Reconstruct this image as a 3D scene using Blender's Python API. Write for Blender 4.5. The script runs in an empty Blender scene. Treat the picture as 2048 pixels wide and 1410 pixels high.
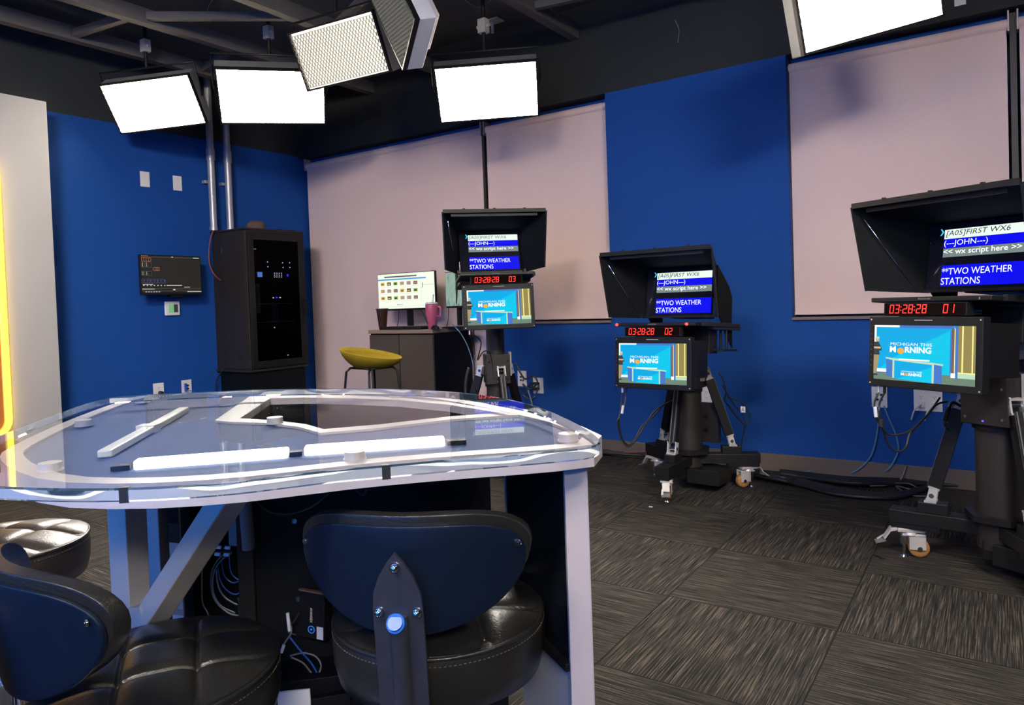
import bpy, bmesh, math, random
from mathutils import Vector, Matrix
random.seed(7)
PI = math.pi
C = bpy.context.scene.collection
sc = bpy.context.scene
sin, cos, R = math.sin, math.cos, math.radians

# ------------------------------------------------------------------ camera
F_PX, YAW, PITCH, ROLL, CY, EYE = 1440.63, 0.595273, -0.0241064, -0.0354659, 639.81, 1.16
_f = Vector((-sin(YAW)*cos(PITCH), cos(YAW)*cos(PITCH), sin(PITCH)))
_r = Vector((cos(YAW), sin(YAW), 0)); _u = _r.cross(_f)
CR = _r*cos(ROLL)+_u*sin(ROLL); CU = -_r*sin(ROLL)+_u*cos(ROLL); CF = _f
cam = bpy.data.cameras.new('camera'); co = bpy.data.objects.new('camera', cam); C.objects.link(co)
cam.sensor_width = 36; cam.lens = 36*F_PX/2048; cam.shift_y = (CY-705)/2048; cam.clip_start = 0.02
M = Matrix((CR, CU, -CF)).transposed().to_4x4(); M.translation = (0, 0, EYE); co.matrix_world = M
sc.camera = co
sc.view_settings.view_transform = 'Standard'; sc.view_settings.look = 'None'
sc.view_settings.gamma = 1; sc.view_settings.exposure = 1.3; sc.view_settings.use_curve_mapping = False

# ------------------------------------------------------------------ materials
MATS = {}
def mat(name, col=(.5,.5,.5), rough=.5, metal=0., emit=None, es=1., spec=.5, noise=0., nscale=30., bump=0., bscale=200., coat=0.):
    if name in MATS: return MATS[name]
    m = bpy.data.materials.new(name); m.use_nodes = True; nt = m.node_tree; b = nt.nodes['Principled BSDF']
    b.inputs['Base Color'].default_value = (*col, 1); b.inputs['Roughness'].default_value = rough
    b.inputs['Metallic'].default_value = metal; b.inputs['Specular IOR Level'].default_value = spec
    b.inputs['Coat Weight'].default_value = coat
    tc = nt.nodes.new('ShaderNodeTexCoord')
    if noise > 0:
        n = nt.nodes.new('ShaderNodeTexNoise'); n.inputs['Scale'].default_value = nscale; n.inputs['Detail'].default_value = 4
        nt.links.new(tc.outputs['Object'], n.inputs['Vector'])
        mx = nt.nodes.new('ShaderNodeMix'); mx.data_type = 'RGBA'
        mx.inputs[6].default_value = (*[c*(1-noise) for c in col], 1); mx.inputs[7].default_value = (*[min(1, c*(1+noise)) for c in col], 1)
        nt.links.new(n.outputs['Fac'], mx.inputs[0]); nt.links.new(mx.outputs[2], b.inputs['Base Color'])
    if bump > 0:
        n2 = nt.nodes.new('ShaderNodeTexNoise'); n2.inputs['Scale'].default_value = bscale; n2.inputs['Detail'].default_value = 3
        nt.links.new(tc.outputs['Object'], n2.inputs['Vector'])
        bp = nt.nodes.new('ShaderNodeBump'); bp.inputs['Strength'].default_value = bump; bp.inputs['Distance'].default_value = .002
        nt.links.new(n2.outputs['Fac'], bp.inputs['Height']); nt.links.new(bp.outputs['Normal'], b.inputs['Normal'])
    if emit is not None:
        b.inputs['Emission Color'].default_value = (*emit, 1); b.inputs['Emission Strength'].default_value = es
    MATS[name] = m; return m
def srgb(r, g, b):
    f = lambda c: (c/255/12.92) if c/255 <= .04045 else ((c/255+.055)/1.055)**2.4
    return (f(r), f(g), f(b))
def lit(name, rgb, es=1.): return mat(name, (.005,.005,.005), .8, spec=.1, emit=srgb(*rgb), es=es*.43)

BLUE = mat('blue_wall_paint', (.0055,.062,.295), .75, spec=.25, noise=.05, nscale=3, bump=.05)
BLACKWALL = mat('black_wall_paint', (.030,.033,.037), .85, spec=.2, noise=.12, nscale=2)
CEIL = mat('black_ceiling_paint', (.075,.08,.088), .85, spec=.2, noise=.15, nscale=2)
BEAM = mat('ceiling_steel', (.11,.10,.10), .7, spec=.3, noise=.15, nscale=6)
SHADE = mat('shade_fabric', (.80,.60,.57), .9, spec=.1, noise=.03, nscale=400, bump=.1, bscale=900)
SHADEBAR = mat('shade_metal', (.5,.43,.4), .5, metal=.2)
DKBRONZE = mat('dark_bronze', (.04,.036,.036), .5, metal=.4)
BASEB = mat('rubber_baseboard', (.14,.105,.09), .55, noise=.08, nscale=8)
SILL = mat('sill_paint', (.16,.13,.13), .6)
OFFW = mat('off_white_panel', (.42,.40,.385), .6, spec=.3, noise=.02, nscale=60)
WPLAST = mat('white_plastic', (.78,.75,.74), .35)
WPAINT = mat('white_powder_coat', (.50,.44,.45), .38, spec=.5, noise=.03, nscale=25, bump=.04, bscale=150)
TRAY = mat('tray_white_lacquer', (.095,.125,.25), .7, spec=.08, noise=.04, nscale=4)
BRUSH = mat('brushed_aluminium', (.60,.56,.53), .38, metal=.3, noise=.10, nscale=14, bump=.08, bscale=80)
SILVER = mat('cast_silver', (.66,.62,.60), .35, metal=.35, noise=.06, nscale=40)
CHROME = mat('chrome', (.8,.8,.82), .12, metal=1)
BLK = mat('black_plastic', (.009,.009,.010), .5, spec=.25, noise=.1, nscale=30)
BLKM = mat('black_anodised_metal', (.011,.010,.010), .45, spec=.35, metal=.15, noise=.15, nscale=12)
BLKMATTE = mat('black_fabric', (.0055,.0065,.0075), .85, spec=.2, bump=.15, bscale=500)
BLKGLOSS = mat('black_gloss_panel', (.006,.008,.011), .08, spec=.5)
BROWNBLK = mat('dark_brown_steel', (.030,.024,.022), .5, metal=.25, noise=.15, nscale=6)
CARC = mat('black_laminate', (.0035,.0045,.0065), .6, spec=.2, noise=.1, nscale=10)
LEATHER = mat('black_leather', (.018,.017,.015), .30, spec=.55, bump=.35, bscale=260, noise=.1, nscale=30)
LEATHERB = mat('brown_black_leather', (.03,.022,.016), .36, spec=.5, bump=.35, bscale=260)
NAVY = mat('navy_shell', (.004,.009,.022), .42, spec=.3, bump=.1, bscale=400)
STEELDK = mat('swirled_dark_steel', (.10,.10,.125), .33, metal=.7, noise=.25, nscale=35)
THREAD = mat('thread', (.12,.10,.07), .7)
MUST = mat('mustard_felt', (.21,.145,.008), .9, spec=.15, noise=.15, nscale=90, bump=.2)
CABF = mat('cabinet_laminate', (.075,.058,.048), .45, noise=.10, nscale=5)
CABT = mat('cabinet_top', (.26,.19,.15), .4, noise=.05)
PINK = mat('pink_enamel', (.52,.10,.19), .35, noise=.03)
CUP = mat('bronze_cup', (.10,.055,.04), .18, metal=.6)
WHEEL = mat('amber_wheel', (.42,.19,.06), .4)
CONDUIT = mat('galvanised_conduit', (.42,.42,.46), .4, metal=.5, noise=.08, nscale=20)
HATM = mat('brown_felt', (.12,.07,.055), .9, noise=.15)
BLUECAB = mat('blue_cable', (.02,.09,.45), .4)
LTBLUE = mat('pale_blue_cable', (.10,.25,.42), .45)
BLKCAB = mat('black_cable', (.014,.014,.015), .45)
GREYCAB = mat('grey_cable', (.16,.16,.17), .5)
REDCAB = mat('red_brown_cable', (.22,.05,.04), .5)
TAG = mat('cable_tag', (.7,.7,.78), .5)
TAPE = mat('black_tape', (.01,.01,.012), .6)
WOOD = mat('warm_wood', (.45,.16,.04), .45, noise=.2, nscale=6)
NEON = lit('yellow_neon', (255,205,50), 5.5)
LED = mat('white_led', (.8,.8,.7), .3, emit=(1,.97,.78), es=3.2)
LEDOFF = mat('led_cover', (.72,.72,.66), .3)
LAMPF = mat('lamp_diffuser', (.9,.9,.9), .5, emit=(1,.93,.85), es=70)
LAMPG = mat('honeycomb_grid', (.30,.28,.22), .45, metal=.2)
LAMPB = mat('lamp_housing', (.30,.30,.30), .4, metal=.3)
LAMPW = mat('lamp_white_housing', (.8,.8,.82), .35)

# carpet: quarter-turned 0.61 m tiles of fine streaks
def carpet():
    m = bpy.data.materials.new('carpet_tiles'); m.use_nodes = True; nt = m.node_tree; b = nt.nodes['Principled BSDF']
    N = nt.nodes.new; L = nt.links.new
    tc = N('ShaderNodeTexCoord'); sub = N('ShaderNodeVectorMath'); sub.operation = 'SUBTRACT'; sub.inputs[1].default_value = (-1.085, 2.612, -.5)
    L(tc.outputs['Object'], sub.inputs[0])
    ch = N('ShaderNodeTexChecker'); ch.inputs['Scale'].default_value = 1/.606; ch.inputs['Color1'].default_value = (1,1,1,1); ch.inputs['Color2'].default_value = (0,0,0,1)
    L(sub.outputs[0], ch.inputs['Vector'])
    def streak(sx, sy):
        mp = N('ShaderNodeMapping'); mp.inputs['Scale'].default_value = (sx, sy, 1); L(tc.outputs['Object'], mp.inputs['Vector'])
        n = N('ShaderNodeTexNoise'); n.inputs['Scale'].default_value = 1; n.inputs['Detail'].default_value = 5; n.inputs['Roughness'].default_value = .7
        L(mp.outputs[0], n.inputs['Vector']); return n
    a, c2 = streak(4.5, 230), streak(230, 4.5)
    mx = N('ShaderNodeMix'); mx.data_type = 'FLOAT'; L(ch.outputs['Fac'], mx.inputs[0]); L(a.outputs['Fac'], mx.inputs[2]); L(c2.outputs['Fac'], mx.inputs[3])
    rp = N('ShaderNodeValToRGB'); rp.color_ramp.elements[0].position = .40; rp.color_ramp.elements[0].color = (.010,.010,.010,1)
    rp.color_ramp.elements[1].position = .66; rp.color_ramp.elements[1].color = (.155,.120,.090,1)
    e = rp.color_ramp.elements.new(.52); e.color = (.034,.032,.030,1)
    L(mx.outputs[0], rp.inputs[0])
    hv = N('ShaderNodeTexNoise'); hv.inputs['Scale'].default_value = 900; L(tc.outputs['Object'], hv.inputs['Vector'])
    # thin dark joint between tiles
    md = N('ShaderNodeVectorMath'); md.operation = 'MODULO'; md.inputs[1].default_value = (.606,.606,1)
    ad = N('ShaderNodeVectorMath'); ad.operation = 'ADD'; ad.inputs[1].default_value = (60.6,60.6,0); L(sub.outputs[0], ad.inputs[0]); L(ad.outputs[0], md.inputs[0])
    sp = N('ShaderNodeSeparateXYZ'); L(md.outputs[0], sp.inputs[0])
    mn = N('ShaderNodeMath'); mn.operation = 'MINIMUM'; L(sp.outputs[0], mn.inputs[0]); L(sp.outputs[1], mn.inputs[1])
    gt = N('ShaderNodeMath'); gt.operation = 'GREATER_THAN'; gt.inputs[1].default_value = .005; L(mn.outputs[0], gt.inputs[0])
    m2 = N('ShaderNodeMix'); m2.data_type = 'RGBA'; m2.inputs[6].default_value = (.012,.012,.012,1); L(gt.outputs[0], m2.inputs[0]); L(rp.outputs[0], m2.inputs[7])
    L(m2.outputs[2], b.inputs['Base Color']); b.inputs['Roughness'].default_value = .95; b.inputs['Specular IOR Level'].default_value = .1
    bp = N('ShaderNodeBump'); bp.inputs['Strength'].default_value = .5; bp.inputs['Distance'].default_value = .003; L(mx.outputs[0], bp.inputs['Height']); L(bp.outputs[0], b.inputs['Normal'])
    return m
CARPET = carpet()

def acrylic(name, tint, base=.05, edge=False):
    """clear sheet: see-through plus a Schlick reflection from the angle between the surface and the view"""
    m = bpy.data.materials.new(name); m.use_nodes = True; nt = m.node_tree; nt.nodes.remove(nt.nodes['Principled BSDF'])
    N = nt.nodes.new; L = nt.links.new; out = nt.nodes['Material Output']
    tr = N('ShaderNodeBsdfTransparent'); tr.inputs[0].default_value = (*tint, 1)
    gl = N('ShaderNodeBsdfGlossy'); gl.inputs['Roughness'].default_value = .015
    ge = N('ShaderNodeNewGeometry'); dt = N('ShaderNodeVectorMath'); dt.operation = 'DOT_PRODUCT'
    L(ge.outputs['Normal'], dt.inputs[0]); L(ge.outputs['Incoming'], dt.inputs[1])
    ab = N('ShaderNodeMath'); ab.operation = 'ABSOLUTE'; L(dt.outputs['Value'], ab.inputs[0])
    om = N('ShaderNodeMath'); om.operation = 'SUBTRACT'; om.inputs[0].default_value = 1; L(ab.outputs[0], om.inputs[1])
    pw = N('ShaderNodeMath'); pw.operation = 'POWER'; pw.inputs[1].default_value = 5; L(om.outputs[0], pw.inputs[0])
    ml = N('ShaderNodeMath'); ml.operation = 'MULTIPLY_ADD'; ml.inputs[1].default_value = 1-base; ml.inputs[2].default_value = base; L(pw.outputs[0], ml.inputs[0])
    mx = N('ShaderNodeMixShader'); L(ml.outputs[0], mx.inputs[0]); L(tr.outputs[0], mx.inputs[1]); L(gl.outputs[0], mx.inputs[2])
    if edge:
        tc = N('ShaderNodeTexCoord'); no = N('ShaderNodeTexNoise'); no.inputs['Scale'].default_value = 9; no.inputs['Detail'].default_value = 1
        L(tc.outputs['Object'], no.inputs['Vector']); bp = N('ShaderNodeBump'); bp.inputs['Strength'].default_value = .6; bp.inputs['Distance'].default_value = .03
        L(no.outputs['Fac'], bp.inputs['Height'])
        rf = N('ShaderNodeBsdfGlass'); rf.inputs['IOR'].default_value = 1.45; rf.inputs['Roughness'].default_value = .04; rf.inputs[0].default_value = (*tint, 1)
        L(bp.outputs[0], rf.inputs['Normal'])
        df = N('ShaderNodeBsdfPrincipled'); df.inputs['Base Color'].default_value = (.12,.24,.33,1); df.inputs['Roughness'].default_value = .12; L(bp.outputs[0], df.inputs['Normal'])
        m2 = N('ShaderNodeMixShader'); m2.inputs[0].default_value = .22; L(rf.outputs[0], m2.inputs[1]); L(df.outputs[0], m2.inputs[2])
        L(m2.outputs[0], out.inputs[0])
    else:
        L(mx.outputs[0], out.inputs[0])
    return m
SLAB = acrylic('clear_acrylic', (.95,.97,.97), .05)
SLABEDGE = acrylic('polished_acrylic_edge', (.90,.96,.97), .08, True)
PANE = acrylic('window_glass', (.85,.9,.9), .05)

# ------------------------------------------------------------------ mesh builder
_TXT = {}
def text_mesh(s, bold=0., shear=0.):
    k = (s, bold, shear)
    if k not in _TXT:
        cu = bpy.data.curves.new('t', 'FONT'); cu.body = s; cu.size = 1; cu.offset = bold; cu.shear = shear; cu.resolution_u = 3
        o = bpy.data.objects.new('t', cu); C.objects.link(o); bpy.context.view_layer.update()
        me = bpy.data.meshes.new_from_object(o.evaluated_get(bpy.context.evaluated_depsgraph_get()))
        v = [tuple(a.co) for a in me.vertices]; f = [tuple(p.vertices) for p in me.polygons]
        bpy.data.objects.remove(o); bpy.data.curves.remove(cu); bpy.data.meshes.remove(me)
        _TXT[k] = (v, f)
    return _TXT[k]

class MB:
    def __init__(s, X=None): s.v = []; s.f = []; s.mi = []; s.sm = []; s.X = X or Matrix.Identity(4)
    def add(s, vs, fs, mi=0, smooth=False):
        o = len(s.v); s.v += [s.X @ Vector(p) for p in vs]
        for f in fs: s.f.append([o+i for i in f]); s.mi.append(mi); s.sm.append(smooth)
        return s
    def box(s, c, d, mi=0, rot=None, taper=1.):
        hx, hy, hz = d[0]/2, d[1]/2, d[2]/2; vs = []
        for z in (-1, 1):
            k = taper if z > 0 else 1
            for x, y in ((-1,-1),(1,-1),(1,1),(-1,1)): vs.append(Vector((x*hx*k, y*hy*k, z*hz)))
        if rot is not None: vs = [rot @ p for p in vs]
        vs = [p+Vector(c) for p in vs]
        return s.add(vs, [(3,2,1,0),(4,5,6,7),(0,1,5,4),(1,2,6,5),(2,3,7,6),(3,0,4,7)], mi)
    def b2(s, x0, x1, y0, y1, z0, z1, mi=0): return s.box(((x0+x1)/2,(y0+y1)/2,(z0+z1)/2), (abs(x1-x0),abs(y1-y0),abs(z1-z0)), mi)
    def bar(s, p0, p1, w, h, mi=0, up=(0,0,1)):
        p0, p1 = Vector(p0), Vector(p1); d = (p1-p0); L = d.length; d.normalize(); up = Vector(up)
        if abs(d.dot(up)) > .98: up = Vector((1,0,0))
        x = d.cross(up).normalized(); z = x.cross(d)
        rot = Matrix((x, d, z)).transposed()
        return s.box((p0+p1)/2, (w, L, h), mi, rot)
    def cyl(s, p0, p1, r0, r1=None, n=20, mi=0, caps=True):
        r1 = r0 if r1 is None else r1; p0, p1 = Vector(p0), Vector(p1); d = (p1-p0).normalized()
        a = d.orthogonal().normalized(); b = d.cross(a); A = []; B = []
        for i in range(n):
            t = 2*PI*i/n; e = a*cos(t)+b*sin(t); A.append(p0+e*r0); B.append(p1+e*r1)
        s.add(A+B, [(i, (i+1) % n, n+(i+1) % n, n+i) for i in range(n)], mi, True)
        if caps: s.add(A, [tuple(range(n-1,-1,-1))], mi); s.add(B, [tuple(range(n))], mi)
        return s
    def tube(s, pts, r, n=8, mi=0, smooth_path=True, closed=False):
        P = [Vector(p) for p in pts]
        if smooth_path and len(P) > 2:
            Q = []; m = len(P)
            rng = range(m) if closed else range(m-1)
            for i in rng:
                a = P[(i-1) % m] if (closed or i > 0) else P[0]; b = P[i]; c = P[(i+1) % m]; d = P[(i+2) % m] if (closed or i+2 < m) else P[-1]
                for k in range(6):
                    t = k/6; Q.append(.5*((2*b)+(c-a)*t+(2*a-5*b+4*c-d)*t*t+(-a+3*b-3*c+d)*t**3))
            if not closed: Q.append(P[-1])
            P = Q
        m = len(P); vs = []; prev = None
        for i, p in enumerate(P):
            if closed: d = P[(i+1) % m]-P[i-1]
            else: d = P[min(i+1, m-1)]-P[max(i-1, 0)]
            if d.length < 1e-9: d = Vector((0,0,1))
            d.normalize()
            if prev is None: a = d.orthogonal().normalized()
            else:
                a = prev-d*prev.dot(d)
                a = a.normalized() if a.length > 1e-6 else d.orthogonal().normalized()
            prev = a; b = d.cross(a)
            for k in range(n): t = 2*PI*k/n; vs.append(p+(a*cos(t)+b*sin(t))*r)
        fs = []
        for i in range(m if closed else m-1):
            j = (i+1) % m
            for k in range(n): fs.append((i*n+k, i*n+(k+1) % n, j*n+(k+1) % n, j*n+k))
        if not closed: fs += [tuple(range(n-1,-1,-1)), tuple((m-1)*n+k for k in range(n))]
        return s.add(vs, fs, mi, True)
    def lathe(s, prof, c=(0,0,0), n=32, mi=0, axis=None):
        """prof: (radius, height) pairs, about z through c"""
        c = Vector(c); vs = []; m = len(prof)
        for r, h in prof:
            for k in range(n):
                t = 2*PI*k/n; p = Vector((r*cos(t), r*sin(t), h)); vs.append(c+(axis @ p if axis is not None else p))
        fs = [(i*n+k, i*n+(k+1) % n, (i+1)*n+(k+1) % n, (i+1)*n+k) for i in range(m-1) for k in range(n)]
        s.add(vs, fs, mi, True)
        if prof[0][0] > 1e-5: s.add(vs[:n], [tuple(range(n-1,-1,-1))], mi)
        if prof[-1][0] > 1e-5: s.add(vs[-n:], [tuple(range(n))], mi)
        return s
    def prism(s, poly, z0, z1, mi=0, fr=None, side_mi=None, smooth=False):
        """poly: 2-D outline, CCW, extruded along z of frame fr"""
        fr = fr or Matrix.Identity(4); n = len(poly)
        A = [fr @ Vector((p[0], p[1], z0)) for p in poly]; B = [fr @ Vector((p[0], p[1], z1)) for p in poly]
        s.add(A, [tuple(range(n-1,-1,-1))], mi); s.add(B, [tuple(range(n))], mi)
        return s.add(A+B, [(i, (i+1) % n, n+(i+1) % n, n+i) for i in range(n)], mi if side_mi is None else side_mi, smooth)
    def ring(s, outer, inner, z0, z1, mi=0):
        n = len(outer); vs = [(*p, z1) for p in outer]+[(*p, z1) for p in inner]+[(*p, z0) for p in outer]+[(*p, z0) for p in inner]; fs = []
        for i in range(n):
            j = (i+1) % n
            fs += [(i, j, n+j, n+i), (2*n+j, 2*n+i, 3*n+i, 3*n+j), (i, 2*n+i, 2*n+j, j), (n+i, n+j, 3*n+j, 3*n+i)]
        return s.add(vs, fs, mi)
    def quad(s, a, b, c, d, mi=0): return s.add([a,b,c,d], [(0,1,2,3)], mi)
    def rect(s, x0, x1, z0, z1, y, mi=0):
        """flat rectangle facing -y"""
        return s.add([(x0,y,z0),(x1,y,z0),(x1,y,z1),(x0,y,z1)], [(0,1,2,3)], mi)
    def text(s, t, x0, z0, w, h, y, mi=0, bold=0., shear=0.):
        """lettering facing -y whose box has lower left corner x0, z0"""
        v, f = text_mesh(t, bold, shear)
        if not v: return s
        xs = [p[0] for p in v]; ys = [p[1] for p in v]; kx = w/(max(xs)-min(xs)); ky = h/(max(ys)-min(ys))
        return s.add([((p[0]-min(xs))*kx+x0, y, (p[1]-min(ys))*ky+z0) for p in v], f, mi)
    def build(s, name, mats, parent=None, bevel=0., kind=None, label=None):
        me = bpy.data.meshes.new(name); off = WORLD.get(parent, Matrix.Identity(4)).inverted() if parent else Matrix.Identity(4)
        me.from_pydata([off @ p for p in s.v], [], s.f)
        if not isinstance(mats, (list, tuple)): mats = [mats]
        for m in mats: me.materials.append(m)
        me.polygons.foreach_set('material_index', s.mi); me.polygons.foreach_set('use_smooth', s.sm); me.update()
        o = bpy.data.objects.new(name, me); C.objects.link(o)
        if parent: o.parent = parent; WORLD[o] = WORLD[parent]
        else: WORLD[o] = Matrix.Identity(4)
        if bevel:
            md = o.modifiers.new('bevel', 'BEVEL'); md.width = bevel; md.segments = 2; md.limit_method = 'ANGLE'; md.angle_limit = R(40)
        if kind: o['kind'] = kind
        if label: o['label'] = label
        return o
WORLD = {}
def thing(name, label, cat, loc=(0,0,0), rz=0., group=None):
    o = bpy.data.objects.new(name, None); C.objects.link(o); o.empty_display_size = .1
    o.location = loc; o.rotation_euler = (0,0,rz); WORLD[o] = Matrix.Translation(loc) @ Matrix.Rotation(rz, 4, 'Z')
    o['label'] = label; o['category'] = cat
    if group: o['group'] = group
    return o
def tag(o, label, cat, group=None, kind=None):
    o['label'] = label; o['category'] = cat
    if group: o['group'] = group
    if kind: o['kind'] = kind
    return o
def struct(o): o['kind'] = 'structure'; return o
def single(mb, name, mats, label, cat, group=None, bevel=0.): return tag(mb.build(name, mats, bevel=bevel), label, cat, group)

# back-projection of a picture point onto a real plane of the room
def _ray(px, py): return CF+CR*((px-1024)/F_PX)-CU*((py-CY)/F_PX)
E0 = Vector((0,0,EYE))
def at_z(px, py, z): d = _ray(px, py); return E0+d*((z-EYE)/d.z)
def at_x(px, py, x): d = _ray(px, py); return E0+d*(x/d.x)
def at_y(px, py, y): d = _ray(px, py); return E0+d*(y/d.y)
def at_d(px, py, D): return E0+_ray(px, py)*D

# ------------------------------------------------------------------ room
XL, YB, WT, CH = -5.78, 4.825, 2.69, 3.35
XR, YF = 3.2, -1.45
struct(MB().b2(XL-.3, XR+.3, YF-.3, YB+.6, -.1, 0).build('floor', CARPET))
struct(MB().b2(XL-.3, XR+.3, YF-.3, YB+.6, CH, CH+.1).build('ceiling', CEIL))
struct(MB().b2(XL-.15, XL, YF, YB+.35, 0, WT, 0).b2(XL-.15, XL, YF, YB+.35, WT, CH, 1).build('wall_left', [BLUE, BLACKWALL]))
struct(MB().b2(XR, XR+.15, YF, YB+.35, 0, CH).build('wall_right', BLACKWALL))
struct(MB().b2(XL-.15, XR+.15, YF-.15, YF, 0, CH).build('wall_front', BLACKWALL))
wb = MB()
SZ = .985   # window sill height
X1, X2, X3 = -2.375, -1.10, 3.2
XD = at_y(969, 300, 4.90).x   # left of this the window reaches the floor
wb.b2(XD, X3, YB, YB+.2, 0, SZ, 0).b2(X1, X2, YB, YB+.2, SZ, WT-.02, 0)
wb.b2(XL, X1, YB+.135, YB+.2, WT-.075, WT-.02, 0).b2(X2, X3, YB+.135, YB+.2, WT-.075, WT-.02, 0)
wb.b2(XL, X3, YB, YB+.2, WT-.02, CH, 1)
wb.b2(XL, X3, YB+.2, YB+.3, 0, CH, 1)
struct(wb.build('wall_back', [BLUE, BLACKWALL]))
struct(MB().b2(XD, XR, YB-.014, YB, 0, .112).build('baseboard_back', BASEB, bevel=.003))
struct(MB().b2(XL, XL+.014, 2.0, YB-.014, 0, .112).build('baseboard_left', BASEB, bevel=.003))
for k, (a, b, SZ_) in enumerate(((XL+.02, XD-.01, .002), (XD, X1, SZ), (X2, XR-.02, SZ))):
    w = struct(MB().b2(a, b, YB-(.02 if k else -.001), YB+.195, SZ_-.002, SZ_+.016).build('window_%d' % (k+1), SILL, bevel=.004))
    fr = MB(); n = 1 if k == 1 else 2
    for i in range(n+1):
        x = a+(b-a)*i/n; fr.b2(max(a, x-.025), min(b, x+.025), YB+.15, YB+.195, SZ_+.016, WT-.078)
    fr.b2(a, b, YB+.15, YB+.195, SZ_+.017, SZ_+.06).b2(a, b, YB+.15, YB+.195, WT-.12, WT-.076)
    f = fr.build('window_frame', DKBRONZE, w)
    MB().b2(a+.03, b-.03, YB+.168, YB+.176, SZ_+.06, WT-.12).build('pane', PANE, f)
# free-standing set wall on the left, off-white, with the warm wood panel outlined in neon
struct(MB().b2(-5.60, -5.50, YF, 2.41, 0, 2.68).build('wall_set', OFFW, bevel=.004))
t = thing('wood_panel', 'warm wood wall panel outlined by a yellow neon tube at left edge', 'wall panel', (-5.5, .9, 0))
y0, y1, z0, z1, rr = -.6, 2.075, .40, 2.24, .10
def rrect(x0, x1, z0, z1, r, n=6):
    o = []
    for cx, cz, a in ((x1-r, z0+r, -90), (x1-r, z1-r, 0), (x0+r, z1-r, 90), (x0+r, z0+r, 180)):
        for k in range(n+1): q = R(a+90*k/n); o.append((cx+r*cos(q), cz+r*sin(q)))
    return o
fr_w = Matrix(((0,0,1,-5.5),(1,0,0,0),(0,1,0,0),(0,0,0,1)))
MB().prism(rrect(y0+.02, y1-.03, z0+.02, z1-.02, rr-.02), .001, .02, 0, fr_w).build('wood_board', WOOD, t)
MB().tube([(-5.478, a, b) for a, b in rrect(y0, y1, z0, z1, rr)], .017, 10, closed=True, smooth_path=False).build('neon_tube', NEON, t)
# video wall behind the talent (behind the camera); its picture is what the monitors show
t = thing('video_wall', 'large cyan video wall behind the anchors showing the morning show title', 'screen', (-1.9, YF, 0))
MB().b2(-4.0, .4, YF+.002, YF+.08, .45, 2.55).build('frame', BLK, t)
vw = MB(Matrix.Translation((-1.8, YF+.082, 0)) @ Matrix.Rotation(PI, 4, 'Z'))
VWM = [lit('video_wall_cyan', (10,130,250), 2.9), lit('video_wall_white', (255,255,255), 1.5), lit('video_wall_orange', (255,170,60), 1.5)]
vw.rect(-2.15, 2.15, .5, 2.5, 0, 0); vw.text('MICHIGAN THIS', -.9, 1.72, 1.8, .16, -.001, 1); vw.text('M', -.95, 1.38, .3, .28, -.001, 1, .03); vw.text('RNING', -.28, 1.38, 1.2, .28, -.001, 1, .03)
vw.add([(-.46+.16*cos(a), -.001, 1.50+.14*sin(a)) for a in [2*PI*k/24 for k in range(24)]], [tuple(range(24))], 2)
vw.build('screen', VWM, t)

# ceiling structure
def beam(p0, p1, w, h, nm='ceiling_beam'): return struct(MB().bar(p0, p1, w, h).build(nm, BEAM))
for x in (-5.38, -4.72, -3.9, -2.6, -1.3, 0.1, 1.4): beam((x, YF+.01, 3.16), (x, YB-.01, 3.16), .07, .10)
for x0_, y0_, x1_, y1_ in ((-5.34, 2.55, -4.76, 2.62), (-5.34, 3.55, -4.76, 3.40), (-4.68, 2.7, -3.94, 3.3), (-3.86, 3.6, -2.64, 3.1), (-2.56, 4.2, -1.34, 4.4), (-1.26, 3.0, .06, 3.6)):
    beam((x0_, y0_, 3.155), (x1_, y1_, 3.155), .045, .05, 'ceiling_brace')

# ------------------------------------------------------------------ roller shades
def shade(x0, x1, label, zb=SZ+.03, y=4.90, bracket=True):
    t = thing('roller_shade', label, 'window shade', ((x0+x1)/2, y, SZ), 0, 'roller shades over the windows')
    MB().b2(x0+.012, x1-.012, y-.003, y+.003, zb+.02, 2.585).build('fabric', SHADE, t)
    MB().cyl((x0+.008, y+.012, 2.600), (x1-.008, y+.012, 2.600), .032, n=20).build('roller', SHADE, t)
    MB().b2(x0+.012, x1-.012, y-.009, y+.009, zb, zb+.022).build('hem_bar', SHADE, t)
    if bracket:
        for x in (x0+.004, x1-.004): MB().b2(x-.004, x+.004, y-.03, y+.05, 2.555, 2.668).build('bracket', SHADEBAR, t)
s1 = at_y(604, 500, 4.90).x; s2 = at_y(969, 300, 4.90).x; s3 = at_y(1213, 400, 4.90).x
shade(XL+.03, s2-.012, 'wide floor-length pinkish grey roller shade beside the equipment rack', zb=.03)
shade(s2+.012, X1-.004, 'pinkish grey roller shade directly behind the frontal teleprompter')
s4 = at_y(1578, 380, 4.90).x; s5 = at_y(2019, 100, 4.90).x; s6 = at_y(2034, 100, 4.90).x
shade(s4, s5, 'pinkish grey roller shade behind the rightmost teleprompter')
shade(s6, XR-.05, 'roller shade cut off by the right picture edge')
for nm, a, b in (('window_mullion', s2-.010, s2+.010), ('window_mullion', s5+.002, s6-.002), ('window_mullion', X2+.003, s4-.003)):
    struct(MB().b2(a, b, 4.885, 4.97, SZ+.018, 2.655).build(nm, DKBRONZE if nm and a < X2-1 or a > s5-.1 else DKBRONZE))

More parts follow.
